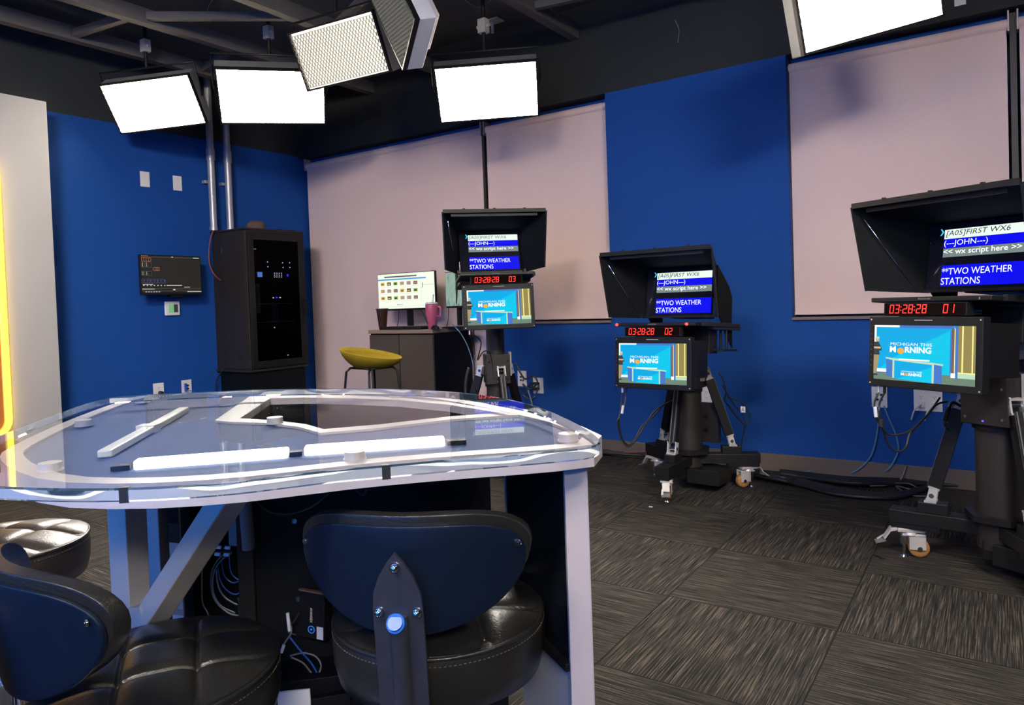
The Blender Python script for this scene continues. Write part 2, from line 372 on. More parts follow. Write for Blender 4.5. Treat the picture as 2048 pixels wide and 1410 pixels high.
# ------------------------------------------------------------------ wall plates, thermostat, wall monitor (left wall)
FL = lambda y, z: Matrix.Translation((XL+.001, y, z)) @ Matrix.Rotation(R(90), 4, 'Z')   # local -y... faces the room
def wallframe_left(y, z):   # local x -> world +y (to the right as seen), local -y -> world +x
    return Matrix(((0,-1,0,XL),(1,0,0,y),(0,0,1,z),(0,0,0,1)))
def wallframe_back(x, z): return Matrix.Translation((x, YB, z))
def plate(Xf, w, h, name, label, cat, group=None, kind='blank', extra=None):
    o = Xf.translation; t = thing(name, label, cat, tuple(o), 0, group)
    MB(Xf).box((0,-.0035,0), (w,.006,h)).build('cover_plate', WPLAST, t, bevel=.0015)
    if kind == 'blank':
        for z in (-.042, .042): MB(Xf).cyl((0,-.0062,z), (0,-.0085,z), .0028, n=10).build('screw', SILVER, t)
    if kind == 'outlet':
        for gx in extra:
            m = MB(Xf)
            for z in (-.02, .02):
                m.cyl((gx,-.0062,z), (gx,-.009,z), .0165, n=20)
            m.build('receptacle', WPLAST, t)
            m = MB(Xf)
            for z in (-.02, .02):
                m.box((gx-.0055,-.0092,z+.003), (.002,.001,.008)).box((gx+.0055,-.0092,z+.003), (.002,.001,.007)).cyl((gx,-.0088,z-.008), (gx,-.0098,z-.008), .0022, n=8)
            m.build('slot', BLK, t)
    if kind == 'data':
        m = MB(Xf)
        for k in range(4): m.box(((k % 2-.5)*.022,-.008,(k//2-.5)*.028), (.014,.004,.014))
        m.build('jack', BLK, t)
    return t
SWG = 'blank white plates high on the blue wall'
plate(wallframe_left(3.245, 2.275), .078, .124, 'blank_wall_plate', 'left blank white wall plate high on the blue wall', 'wall plate', SWG)
plate(wallframe_left(3.527, 2.275), .078, .124, 'blank_wall_plate', 'right blank white wall plate, nearer the conduits', 'wall plate', SWG)
o1 = at_x(317, 786, XL); o2 = at_x(373, 781, XL)
plate(wallframe_left(o1.y, .535), .09, .124, 'wall_outlet', 'white outlet low on the left blue wall with a black plug', 'outlet', None, 'outlet', [0])
plate(wallframe_left(o2.y, .535), .09, .124, 'wall_outlet', 'white data plate with blue jack beside the equipment rack', 'outlet', None, 'data')
Xf = wallframe_left(o1.y, .535)
single(MB(Xf).cyl((.006,-.010,-.018), (.006,-.045,-.020), .016, n=12).tube([(.006,-.045,-.02),(.02,-.06,-.05),(.05,-.03,-.18),(.10,-.02,-.45)], .004), 'plug', BLKCAB, 'black power plug in the outlet on the left blue wall', 'plug')
Xf = wallframe_left(o2.y, .535)
single(MB(Xf).box((-.018,-.02,.0), (.014,.022,.07)).tube([(-.018,-.03,-.03),(.01,-.05,-.03),(.04,-.05,-.05),(.06,-.02,-.2)], .003), 'network_plug', BLUECAB, 'blue network plug in the data plate beside the rack', 'plug')
# thermostat
tp = at_x(342.5, 617, XL); Xf = wallframe_left(tp.y, tp.z); t = thing('thermostat', 'square white thermostat with half green screen under the wall monitor', 'thermostat', tuple(tp))
MB(Xf).box((0,-.013,0), (.128,.024,.118)).build('case', WPLAST, t, bevel=.006)
MB(Xf).rect(-.036, .008, -.034, .034, -.0258, 0).rect(.009, .046, -.034, .034, -.0258, 1).build('screen', [lit('thermostat_green', (120,190,130), .8), BLKGLOSS], t)
# wall monitor
TX = -5.62
a = at_x(279, 508.5, TX); b = at_x(404.5, 589, TX); ym, zm = (a.y+b.y)/2, (a.z+b.z)/2; W2, H2 = (b.y-a.y)/2, (a.z-b.z)/2
Xf = Matrix(((0,-1,0,TX),(1,0,0,ym),(0,0,1,zm),(0,0,0,1)))
t = thing('wall_monitor', 'black flat monitor on the blue wall showing a dark control page', 'monitor', (TX, ym, zm-H2))
MB(Xf).box((0,.014,0), (2*W2,.026,2*H2)).build('case', BLK, t, bevel=.003)
m = MB(Xf); y = -.0005
m.rect(-W2+.008, W2-.008, -H2+.02, H2-.008, y, 0)
u = lambda f: -W2+.008+(2*W2-.016)*f; v = lambda f: H2-.008-(2*H2-.028)*f
def dots(x0, x1, n, z, w, h, mi):
    for k in range(n):
        x = u(x0+(x1-x0)*(k/max(1, n-1))); m.rect(x, x+w, v(z)-h, v(z), y-.0006, mi)
def ln(x0, x1, z, h, mi): m.rect(u(x0), u(x1), v(z)-h, v(z), y-.0005, mi)
ln(.0, 1, .03, .0016, 4); dots(.01, .1, 4, .0, .006, .005, 2); dots(.88, .96, 5, .02, .009, .005, 3); ln(.5, .53, .01, .004, 3)
for x0_, x1_, za, zb, mi in ((.01,.16,.06,.15,2), (.20,.29,.31,.40,2), (.0,.16,.17,.31,1), (.0,.16,.42,.53,1), (.0,.38,.64,.73,5)):
    ln(x0_, x1_, za, .0013, mi); ln(x0_, x1_, zb, .0013, mi)
    for k in range(5 if mi == 2 else 4):
        x = u(x0_+(x1_-x0_)*k/(4 if mi == 2 else 3)); m.rect(x-.0007, x+.0007, v(zb), v(za), y-.0006, mi)
for k in range(7): dots(.02, .08, 2, .19+k*.017, .004, .0022, 3)
for k in range(5): dots(.02, .08, 2, .44+k*.018, .004, .0022, 3)
dots(.03, .36, 7, .67, .007, .006, 5); ln(.01, .18, .77, .003, 3); dots(.02, .36, 7, .80, .009, .005, 3); dots(.40, .62, 6, .80, .02, .004, 3); ln(.70, .80, .85, .003, 3); ln(0, 1, .885, .0015, 4)
ln(.0, .2, .90, .003, 3); m.add([(u(.50),y-.001,v(.935)),(u(.55),y-.001,v(.935)),(u(.525),y-.001,v(.905))], [(0,1,2)], 3); ln(0, 1, .955, .0012, 4); dots(.05, .26, 6, .975, .013, .004, 3); dots(.75, .96, 6, .975, .02, .004, 3)
m.build('screen', [lit('page_dark', (38,36,34), 1), lit('page_grey', (110,110,105), .9), lit('page_orange', (230,130,90), 1), lit('page_white', (235,235,225), 1), lit('page_olive', (120,110,80), 1), lit('page_blue', (90,100,190), 1)], t)
MB(Xf).box((.02,.065,-.02), (.12,.07,.10)).box((.05,.05,-H2-.006), (.11,.05,.02)).box((.02,.13,-.02), (.1,.056,.16)).build('wall_mount', BLKM, t)

# conduits
ca = at_x(413.5, 256, XL+.04); cb = at_x(430, 458, XL+.04)
CG = 'grey conduits rising from the rack'
for px, lab in ((424, 'left galvanised conduit rising from the rack to the ceiling'), (457.5, 'right galvanised conduit rising from the rack to the ceiling')):
    p = at_x(px, 380, XL+.07); t = thing('conduit', lab, 'conduit', (XL+.07, p.y, 1.885), 0, CG)
    MB().cyl((XL+.07, p.y, 1.885), (XL+.07, p.y, CH), .030, n=18).build('pipe', CONDUIT, t)
    for z_ in (2.50, 1.885): MB().cyl((XL+.07, p.y, z_), (XL+.07, p.y, z_+(.1 if z_ > 2 else .03)), .036, n=18).build('coupling', CONDUIT, t)
    MB().b2(XL+.001, XL+.04, p.y-.05, p.y+.05, 2.30, 2.325).build('pipe_clamp', CONDUIT, t)

# ------------------------------------------------------------------ equipment rack
RX, RY0, RY1, RZ0, RZ1 = -5.30, 3.815, 4.44, .64, 1.88
t = thing('equipment_rack', 'tall dark brown wall rack with glass door and blinking electronics', 'equipment rack', (-5.54, 4.12, RZ0))
MB().b2(XL+.002, RX, RY0+.012, RY1, RZ0+.02, RZ1-.015).build('cabinet_body', BROWNBLK, t, bevel=.004)
for za_, zb_ in ((RZ1-.015, RZ1), (RZ0, RZ0+.02)): MB().b2(XL+.002, RX+.006, RY0, RY1+.006, za_, zb_).build('end_cap', BROWNBLK, t, bevel=.003)
MB().b2(XL+.16, RX-.012, RY0+.004, RY0+.012, RZ0+.03, RZ1-.03).build('side_panel', BROWNBLK, t, bevel=.002)
for z in (RZ0+.12, RZ1-.2): MB().cyl((XL+.15, RY0+.006, z), (XL+.15, RY0+.006, z+.06), .008, n=10).build('hinge', BLKM, t)
ven = MB()
for k in range(9):
    for j in range(7):
        if (k-4)**2/16+(j-3)**2/9 < 1: ven.box((-5.42+(k-4)*.012, RY0+.003, RZ0+.13+(j-3)*.012), (.006,.002,.004), 0)
ven.build('vent', BLK, t)
dr = MB().b2(RX, RX+.022, RY0+.02, RY0+.075, RZ0+.03, RZ1-.03).b2(RX, RX+.022, RY1-.075, RY1-.01, RZ0+.03, RZ1-.03).b2(RX, RX+.022, RY0+.075, RY1-.075, RZ1-.10, RZ1-.03).b2(RX, RX+.022, RY0+.075, RY1-.075, RZ0+.03, RZ0+.09).build('door', BLKM, t, bevel=.003)
MB().b2(RX+.030, RX+.050, RY1-.045, RY1-.022, 1.10, 1.26).b2(RX+.022, RX+.03, RY1-.045, RY1-.022, 1.12, 1.15).b2(RX+.022, RX+.03, RY1-.045, RY1-.022, 1.21, 1.24).build('door_handle', BLK, dr)
MB().b2(RX+.006, RX+.012, RY0+.075, RY1-.075, RZ0+.09, RZ1-.10).build('door_glass', acrylic('smoked_glass', (.34,.35,.40), .004), dr)
ym = (RY0+RY1)/2; rp = lambda px, py: at_x(px, py, RX+.003)
eq = MB(); 
for z0_, z1_, mi in ((1.70,1.76,0),(1.62,1.69,0),(1.50,1.57,0),(1.43,1.495,0),(1.33,1.42,0),(1.24,1.325,0),(.80,.95,0)):
    eq.b2(RX-.0005, RX+.0035, RY0+.085, RY1-.085, z0_, z1_, mi)
eq.build('rack_unit', BLKM, t)
RF = Matrix(((0,-1,0,RX+.0042),(1,0,0,0),(0,0,1,0),(0,0,0,1)))
def rled(px, py, w, h, name, m_): 
    p = rp(px, py); MB(RF).rect(p.y-w/2, p.y+w/2, p.z-h/2, p.z+h/2, -.0005).build(name, m_, t)
WL = lit('rack_white_led', (235,230,235), 5); BL = lit('rack_blue_screen', (120,170,255), 3); BD = lit('rack_blue_led', (50,60,255), 6); RL = lit('rack_red_led', (255,90,90), 1.3)
rled(519.5, 549, .05, .043, 'display', BL)
for px, py in ((535,524),(535.5,533.5),(565,525.5),(566,535),(579,525.5),(579.5,535),(549,623+32),(576,710)): rled(px, py, .009, .009, 'indicator_light', WL)
for j in range(3):
    for k in range(4): rled(549+k*4.6, 546.5+j*3.7, .011, .007, 'indicator_light', WL)
for px in (505,508,511): rled(px, 498, .007, .005, 'indicator_light', WL)
rled(575, 550.5, .018, .02, 'indicator_light', BD); rled(553, 595, .02, .012, 'indicator_light', BD); rled(546.5, 595.5, .015, .009, 'indicator_light', WL); rled(560, 595, .02, .007, 'indicator_light', WL)
for j in range(4): rled(511, 521.5+j*5, .012, .01, 'indicator_light', GREYCAB)
for z in (1.225, 1.065): MB().b2(RX+.0005, RX+.0045, RY0+.09, RY1-.14, z-.004, z+.004).build('shelf', SILVER, t)
MB().b2(RX+.0005, RX+.004, ym-.06, ym+.0, 1.07, 1.22).build('router', GREYCAB, t)
hz = MB()
for k in range(16):
    y = RY0+.11+k*.022; z = 1.745-k*.003; hz.tube([(RX+.004, y, z+.012), (RX+.0045, y+.006, z), (RX+.004, y+.013+random.random()*.01, z-.02)], .0012, 5)
hz.build('patch_cable', GREYCAB, t)
MB().b2(XL+.02, RX-.02, RY0+.03, RY1-.02, 0, RZ0).build('pedestal_box', CARC, t)
single(MB().tube([(RX-.46, RY0+.05, RZ1-.02),(RX-.40, RY0-.02, RZ1-.0),(RX-.42, RY0-.05, RZ1-.12),(RX-.44, RY0-.045, RZ1-.28),(RX-.40, RY0-.03, RZ1-.38),(RX-.34, RY0-.006, RZ1-.44)], .006), 'cable', REDCAB, 'red-brown cable looping off the top left of the rack', 'cable')
single(MB().tube([(RX-.36, RY0-.01, .66),(RX-.44, RY0-.03, .55),(RX-.45, RY0-.03, .35),(RX-.43, RY0-.01, .1)], .006), 'cable', BLKCAB, 'black cable hanging below the rack on the blue wall', 'cable')
hp = at_x(512, 452, -5.5); t = thing('brown_hat', 'brown rounded hat lying on top of the equipment rack', 'hat', (-5.5, hp.y, RZ1))
MB().lathe([(.085,0),(.083,.03),(.075,.06),(.05,.083),(0.001,.09)], (-5.5, hp.y, RZ1+.006), 24).build('crown', HATM, t)
MB().lathe([(.08,.0),(.115,.001),(.118,.005),(.08,.009)], (-5.5, hp.y, RZ1), 24).build('brim', HATM, t)
cp = at_x(560, 457, -5.45); single(MB().b2(-5.50,-5.36, cp.y-.10, cp.y+.10, RZ1+.001, RZ1+.014), 'laptop_tray', BLK, 'thin flat black device lying on the rack top', 'device', bevel=.003)

# ------------------------------------------------------------------ cabinet and its workstation
KY, KX0, KX1, KZ = 4.30, -4.366, -3.664, .972
t = thing('storage_cabinet', 'dark two-door storage cabinet with brown top against the back wall', 'cabinet', ((KX0+KX1)/2, 4.55, 0))
MB().b2(KX0+.01, KX1-.004, KY+.02, 4.80, .0, KZ-.03).build('cabinet_body', CARC, t, bevel=.002)
MB().b2(KX0, KX1, KY, 4.805, KZ-.03, KZ).build('cabinet_top', CABT, t, bevel=.002)
xg = at_y(798, 700, KY).x
for a, b in ((KX0+.012, xg-.006), (xg+.006, KX1-.006)): MB().b2(a, b, KY+.002, KY+.02, .06, KZ-.042).build('door', CABF, t, bevel=.002)
MB().b2(KX0+.02, KX1-.01, KY+.04, 4.79, 0, .055).build('plinth', BLK, t)
# left lit monitor
def desk_monitor(pa, pb, y, name, label, scr, mats_, rz=0):
    a = at_y(*pa, y); b = at_y(*pb, y); cx, cz = (a.x+b.x)/2, (a.z+b.z)/2; w, h = (b.x-a.x)/2, (a.z-b.z)/2
    Xf = Matrix.Translation((cx, y, cz)) @ Matrix.Rotation(rz, 4, 'Z'); t = thing(name, label, 'monitor', (cx, y+.06, KZ), 0)
    MB(Xf).box((0,.013,0), (2*w,.022,2*h)).build('case', BLK, t, bevel=.003)
    m = MB(Xf); scr(m, w, h); m.build('screen', mats_, t)
    MB(Xf).box((0,.045,-.08), (.055,.022,2*(cz-KZ-.02)-.16)).build('stand', BLKM, t)
    MB().b2(cx-.11, cx+.11, y-.03, y+.15, KZ, KZ+.012).build('foot', BLKM, t, bevel=.003)
    return t
def page(m, w, h):
    m.rect(-w+.006, w-.006, -h+.016, h-.005, -.0005, 0); U = lambda f: -w+.006+(2*w-.012)*f; V = lambda f: h-.005-(2*h-.021)*f
    m.rect(U(.12), U(.70), V(.105), V(.065), -.001, 4); m.rect(U(.0), U(.86), V(.18), V(.14), -.001, 1)
    m.rect(U(.765), U(.768), V(.85), V(.10), -.001, 5)
    for j in range(3):
        m.rect(U(.04), U(.74), V(.375+j*.20), V(.371+j*.20), -.001, 5)
        for i in range(6):
            k = 6+(i*5+j*3) % 6
            x, z = U(.05+i*.118), V(.235+j*.205)
            m.rect(x, x+.045, z-.028, z, -.001, k); m.rect(x+.006, x+.036, z-.022, z-.010, -.0015, 6+(k-5) % 6)
    for i in range(5): m.rect(U(.34+i*.022), U(.352+i*.022), V(.905), V(.875), -.001, 1 if i < 3 else 5)
    m.rect(U(.79), U(.98), V(.36), V(.35), -.001, 5); m.rect(U(.79), U(.80), V(.44), V(.29), -.001, 4); m.rect(U(.02), U(.98), V(.945), V(.94), -.001, 5)
PG = [lit('page_cream', (238,243,226), 1.05), lit('banner_blue', (80,160,215), 1), lit('x1', (0,0,0), 1), lit('x2', (0,0,0), 1), lit('banner_grey', (90,95,95), 1), lit('rule_grey', (185,190,180), 1),
      lit('thumb_yellow', (215,180,70), 1), lit('thumb_brown', (135,95,80), 1), lit('thumb_grey', (140,140,125), 1), lit('thumb_pink', (190,140,135), 1), lit('thumb_green', (140,180,70), 1), lit('thumb_dark', (60,50,45), 1)]
desk_monitor((754.5, 549), (872, 618.5), 4.55, 'desktop_monitor', 'bright monitor showing rows of thumbnails on the cabinet', page, PG)
def sat(m, w, h): m.rect(-w+.006, w-.006, -h+.016, h-.005, -.0005, 0)
SAT = bpy.data.materials.new('satellite_picture'); SAT.use_nodes = True; nt = SAT.node_tree; b = nt.nodes['Principled BSDF']
tc = nt.nodes.new('ShaderNodeTexCoord'); mp = nt.nodes.new('ShaderNodeMapping'); mp.inputs['Scale'].default_value = (9,1,2.5); n1 = nt.nodes.new('ShaderNodeTexNoise'); n1.inputs['Scale'].default_value = 3.2; n1.inputs['Detail'].default_value = 6
nt.links.new(tc.outputs['Object'], mp.inputs[0]); nt.links.new(mp.outputs[0], n1.inputs[0]); rp_ = nt.nodes.new('ShaderNodeValToRGB'); e = rp_.color_ramp.elements
e[0].position = .35; e[0].color = (*srgb(60,75,70),1); e[1].position = .75; e[1].color = (*srgb(70,170,50),1); q = e.new(.5); q.color = (*srgb(105,125,120),1); q = e.new(.6); q.color = (*srgb(90,110,95),1)
nt.links.new(n1.outputs['Fac'], rp_.inputs[0]); nt.links.new(rp_.outputs[0], b.inputs['Emission Color']); b.inputs['Emission Strength'].default_value = .9; b.inputs['Base Color'].default_value = (.01,.01,.01,1)
desk_monitor((874, 545), (941, 615), 4.50, 'desktop_monitor', 'monitor with green streaked weather map behind the pink tumbler', sat, [SAT], R(-28))
# keyboard, mouse, cups
p0 = at_z(768, 650, KZ+.01); kb = thing('keyboard', 'black keyboard on the cabinet below the bright monitor', 'keyboard', (-4.02, 4.385, KZ))
MB().b2(-4.25, -3.80, 4.32, 4.45, KZ, KZ+.018).build('case', BLK, kb, bevel=.004)
kk = MB()
for j in range(5):
    for i in range(15): kk.b2(-4.24+i*.029, -4.24+i*.029+.024, 4.33+j*.023, 4.33+j*.023+.018, KZ+.018, KZ+.024)
kk.build('keys', BLKM, kb, kind='stuff')
def cupat(px, y): return at_y(px, 640, y).x
cx = cupat(765, 4.36); t = thing('tall_cup', 'tall dark bronze cup at the left end of the cabinet', 'cup', (cx, 4.36, KZ))
MB().lathe([(.028,0),(.031,.01),(.048,.165),(.050,.17),(.046,.168),(.030,.015),(.001,.012)], (cx, 4.36, KZ), 28).build('body', CUP, t)
MB().lathe([(.0495,.166),(.053,.168),(.053,.175),(.0495,.177)], (cx, 4.36, KZ), 28).build('rim', BROWNBLK, t)
cx = cupat(864.5, 4.345); t = thing('tumbler', 'pink handled tumbler with a straw in front of two monitors', 'tumbler', (cx, 4.345, KZ))
MB().lathe([(.030,0),(.034,.004),(.037,.075),(.050,.105),(.051,.19),(.048,.20),(.047,.197)], (cx, 4.345, KZ), 32).build('body', PINK, t)
MB().lathe([(.048,.198),(.050,.2),(.050,.208),(.03,.214),(.001,.214)], (cx, 4.345, KZ), 28).build('lid', WPLAST, t)
MB().tube([(cx+.048, 4.345, KZ+.175),(cx+.085, 4.345, KZ+.172),(cx+.088, 4.345, KZ+.13),(cx+.082, 4.345, KZ+.10),(cx+.046, 4.345, KZ+.105)], .007, 10).build('handle', PINK, t)
MB().cyl((cx+.01, 4.345, KZ+.21), (cx+.018, 4.35, KZ+.275), .005, n=10).build('straw', mat('clear_straw', (.75,.76,.78), .2), t)
t = thing('computer_mouse', 'black computer mouse at the foot of the pink tumbler', 'mouse', (cx+.02, 4.315, KZ))
ms = MB(); ms.lathe([(.001,.034),(.015,.032),(.028,.024),(.036,.010),(.037,0)][::-1], (0,0,0), 24)
ms.v = [Vector((cx+.045+p.x*1.1, 4.322+p.y*.56, KZ+p.z)) for p in ms.v]; ms.build('shell', BLK, t)
for k, (a, b_) in enumerate((((798, 618), (793, 648)), ((842, 618), (858, 650)), ((897, 612), (893, 648)))):
    A = at_y(*a, 4.60); B = at_y(*b_, 4.58); B.z = KZ+.004
    single(MB().tube([A, (A+B)/2+Vector((.008,0,-.01)), B], .003), 'cable', BLKCAB, ('thin black cable hanging left of the bright monitor stand', 'thin black cable hanging behind the pink tumbler', 'thin black cable below the weather-map monitor')[k], 'cable')
A = [at_y(*q, y) for q, y in (((905,648),4.29),((925,672),4.26),((940,705),4.2),((948,740),4.15),((955,775),4.1))]
single(MB().tube(A, .0035), 'cable', LTBLUE, 'pale blue cable draped from the cabinet down beside the camera', 'cable')

# ------------------------------------------------------------------ mustard bar stool
sp = at_d(742, 712, 4.75); t = thing('bar_stool', 'mustard yellow shell bar stool on thin black legs by the cabinet', 'stool', (sp.x, sp.y, 0))
sh = MB(Matrix.Translation((sp.x, sp.y, 0)) @ Matrix.Rotation(R(20), 4, 'Z')); n = 40; rings = 12
def shell_pt(r, a, off=0):
    # back rises, front stays low
    x, y = .205*r*cos(a), .185*r*sin(a); rise = (.045+.075*(.5-.5*cos(a))) * r**3 ; return (x, y, .775+rise*1.05-off)
for side in (0, 1):
    vs = [shell_pt(0, 0, side*.02)]; fs = []
    for i in range(1, rings+1):
        for k in range(n): vs.append(shell_pt(i/rings*(1 if side == 0 else 1.015), 2*PI*k/n, side*.02*(1 if i < rings else .35)))
    for k in range(n): fs.append((0, 1+k, 1+(k+1) % n))
    for i in range(rings-1):
        for k in range(n): a = 1+i*n; fs.append((a+k, a+n+k, a+n+(k+1) % n, a+(k+1) % n))
    sh.add(vs, [f if side == 0 else tuple(reversed(f)) for f in fs], 0, True)
o = sh.v; base = 1+rings*n; sh.add([], []); 
fs = []
for k in range(n): fs.append([1+(rings-1)*n+k, base+1+(rings-1)*n+k, base+1+(rings-1)*n+(k+1) % n, 1+(rings-1)*n+(k+1) % n])
sh.f += fs; sh.mi += [0]*n; sh.sm += [True]*n
sh.build('seat_shell', MUST, t)
BX = Matrix.Translation((sp.x, sp.y, 0)) @ Matrix.Rotation(R(-10), 4, 'Z')
for sx in (-1, 1):
    for sy in (-1, 1):
        MB(BX).tube([(sx*.11, sy*.09, .765), (sx*.13, sy*.11, .74), (sx*.20, sy*.17, .0)], .008, 10, smooth_path=False).build('leg', BLKM, t)
MB(BX).tube([(-.11,-.09,.765),(.11,-.09,.765),(.11,.09,.765),(-.11,.09,.765)], .007, 8, closed=True, smooth_path=False).build('seat_frame', BLKM, t)
z = .28; a = .13+.07*(.74-z)/.74; b_ = .11+.06*(.74-z)/.74
MB(BX).tube([(-a,-b_,z),(a,-b_,z),(a,b_,z),(-a,b_,z)], .007, 8, closed=True, smooth_path=False).build('footrest', BLKM, t)
exec_parts = True
# ------------------------------------------------------------------ studio cameras with prompters
SCRW = lit('prompter_white', (225,240,228), 1.1); SCRB = lit('prompter_blue', (8,8,225), 1.15); SCRG = lit('prompter_grey', (120,135,130), 1.)
SCRT = lit('prompter_text_white', (240,245,250), 1.2); SCRK = mat('prompter_text_grey', (.10,.10,.10), .5); SCRC = lit('prompter_arrow', (60,190,235), 1.3)
PGLASS = mat('prompter_glass', (.010,.010,.018), .08, spec=.6)
RED = lit('red_segment', (255,45,35), 3.2); REDDIM = mat('clock_face', (.006,.002,.002), .9, spec=.05)
BTN = lit('button_mark', (170,170,170), .8)
PIC = [lit('picture_cyan', (0,165,225), 1.05), lit('picture_light_cyan', (0,190,225), 1.1), lit('picture_white', (240,245,240), 1.1), lit('picture_orange', (250,165,60), 1.1),
       lit('picture_blue', (70,120,200), 1.0), lit('picture_olive', (150,135,80), 1.), lit('picture_pale_yellow', (245,235,150), 1.1), lit('picture_floor', (115,140,120), .9),
       lit('picture_dark', (55,65,65), .9), lit('picture_skin', (210,175,140), 1.), lit('picture_khaki', (165,150,110), 1.), lit('picture_brown', (120,95,85), 1.), lit('picture_pale', (190,220,190), 1.)]
SEG = {'0':'abcdef','1':'bc','2':'abged','3':'abgcd','8':'abcdefg'}
def digits(m, s, x, z, h, y, mi=0):
    w = h*.52; g = h*.10
    for ch in s:
        if ch == ' ': x += w*1.15; continue
        if ch == ':':
            for zz in (.3, .68): m.rect(x+h*.02, x+h*.13, z+h*zz, z+h*(zz+.11), y, mi)
            x += h*.24; continue
        sh = .10*h
        def q(x0, x1, z0, z1):
            k = sh/h; m.add([(x0+k*(z0-z),y,z0),(x1+k*(z0-z),y,z0),(x1+k*(z1-z),y,z1),(x0+k*(z1-z),y,z1)], [(0,1,2,3)], mi)
        for c_ in SEG[ch]:
            e_ = g*.18
            if c_ == 'a': q(x+e_, x+w-e_, z+h-g, z+h)
            if c_ == 'g': q(x+g, x+w-g, z+h/2-g/2, z+h/2+g/2)
            if c_ == 'd': q(x+e_, x+w-e_, z, z+g)
            if c_ == 'f': q(x, x+g, z+h/2+e_, z+h-e_*2)
            if c_ == 'b': q(x+w-g, x+w, z+h/2+e_, z+h-e_*2)
            if c_ == 'e': q(x, x+g, z+e_*2, z+h/2-e_)
            if c_ == 'c': q(x+w-g, x+w, z+e_*2, z+h/2-e_)
        x += w*1.30
def picture(m, x0, x1, z0, z1, y):
    U = lambda f: x0+(x1-x0)*f; V = lambda f: z1-(z1-z0)*f; k = [0]
    def r(a, b, c_, d, mi): k[0] += 1; m.rect(U(a), U(b), V(d), V(c_), y-.00006*k[0], mi)
    def p(pts, mi): k[0] += 1; m.add([(U(a), y-.00006*k[0], V(b)) for a, b in pts][::-1], [tuple(range(len(pts)))], mi)
    def tx(s, a, b, w, h, mi, bo=0.): k[0] += 1; m.text(s, U(a), V(b), (x1-x0)*w, (z1-z0)*h, y-.00006*k[0], mi, bo)
    m.rect(x0, x1, z0, z1, y, 7)
    r(.0, .82, .0, .84, 0); p([(.17,.62),(.77,.08),(.77,.84),(.04,.84)], 1); r(0, .80, 0, .035, 2); r(.27, .80, .0, .05, 4); r(.0, .022, 0, .84, 2)
    r(.77, .785, .07, .84, 4); r(.785, .81, .04, .84, 11); r(.81, .818, .04, .84, 6); r(.818, .845, .0, .90, 4); r(.78, .822, .80, .88, 2)
    r(.845, 1, 0, .83, 5); r(.878, .892, 0, .80, 6); r(.968, .98, 0, .80, 6); r(.845, 1, .78, .80, 6); r(.845, 1, .80, .88, 12)
    r(.03, .16, .80, .86, 2); r(.0, .12, .865, .88, 4)
    tx('MICHIGAN THIS', .18, .365, .42, .055, 2); tx('M', .172, .49, .065, .11, 2, .035); tx('RNING', .33, .49, .265, .11, 2, .035)
    k[0] += 1; m.add([(U(.286+.036*cos(a)), y-.00006*k[0], V(.46+.055*sin(a))) for a in [-2*PI*j/20 for j in range(20)]][::-1], [tuple(range(20))], 3)
    p([(.13,.585),(.22,.60),(.62,.645),(.71,.66),(.71,.69),(.62,.685),(.22,.635),(.13,.61)], 12); r(.27, .58, .60, .625, 2)
    p([(.135,.62),(.21,.64),(.21,.955),(.14,.92)], 4); p([(.62,.67),(.70,.69),(.70,.99),(.62,.995)], 4)
    p([(.205,.63),(.225,.63),(.225,.96),(.205,.955)], 12); p([(.605,.66),(.625,.67),(.625,1),(.605,1)], 12); p([(.225,.645),(.605,.68),(.605,1.),(.225,.965)], 0); p([(.605,.72),(.605,1),(.25,.97)], 1)
    tx('MICHIGAN THIS', .30, .84, .21, .028, 2); tx('M', .295, .90, .032, .05, 2, .035); tx('RNING', .375, .90, .13, .05, 2, .035); r(.333, .368, .86, .90, 3)
    # standing person at the left of the picture
    r(.015, .055, .235, .30, 9); r(.012, .058, .215, .25, 12); p([(.0,.31),(.05,.31),(.085,.42),(.085,.47),(.06,.47),(.065,.55),(.0,.55)], 8); r(.0, .075, .40, .435, 9); p([(.0,.55),(.06,.55),(.05,.70),(.035,.87),(.0,.90)], 10); r(.0, .045, .90, .93, 8)
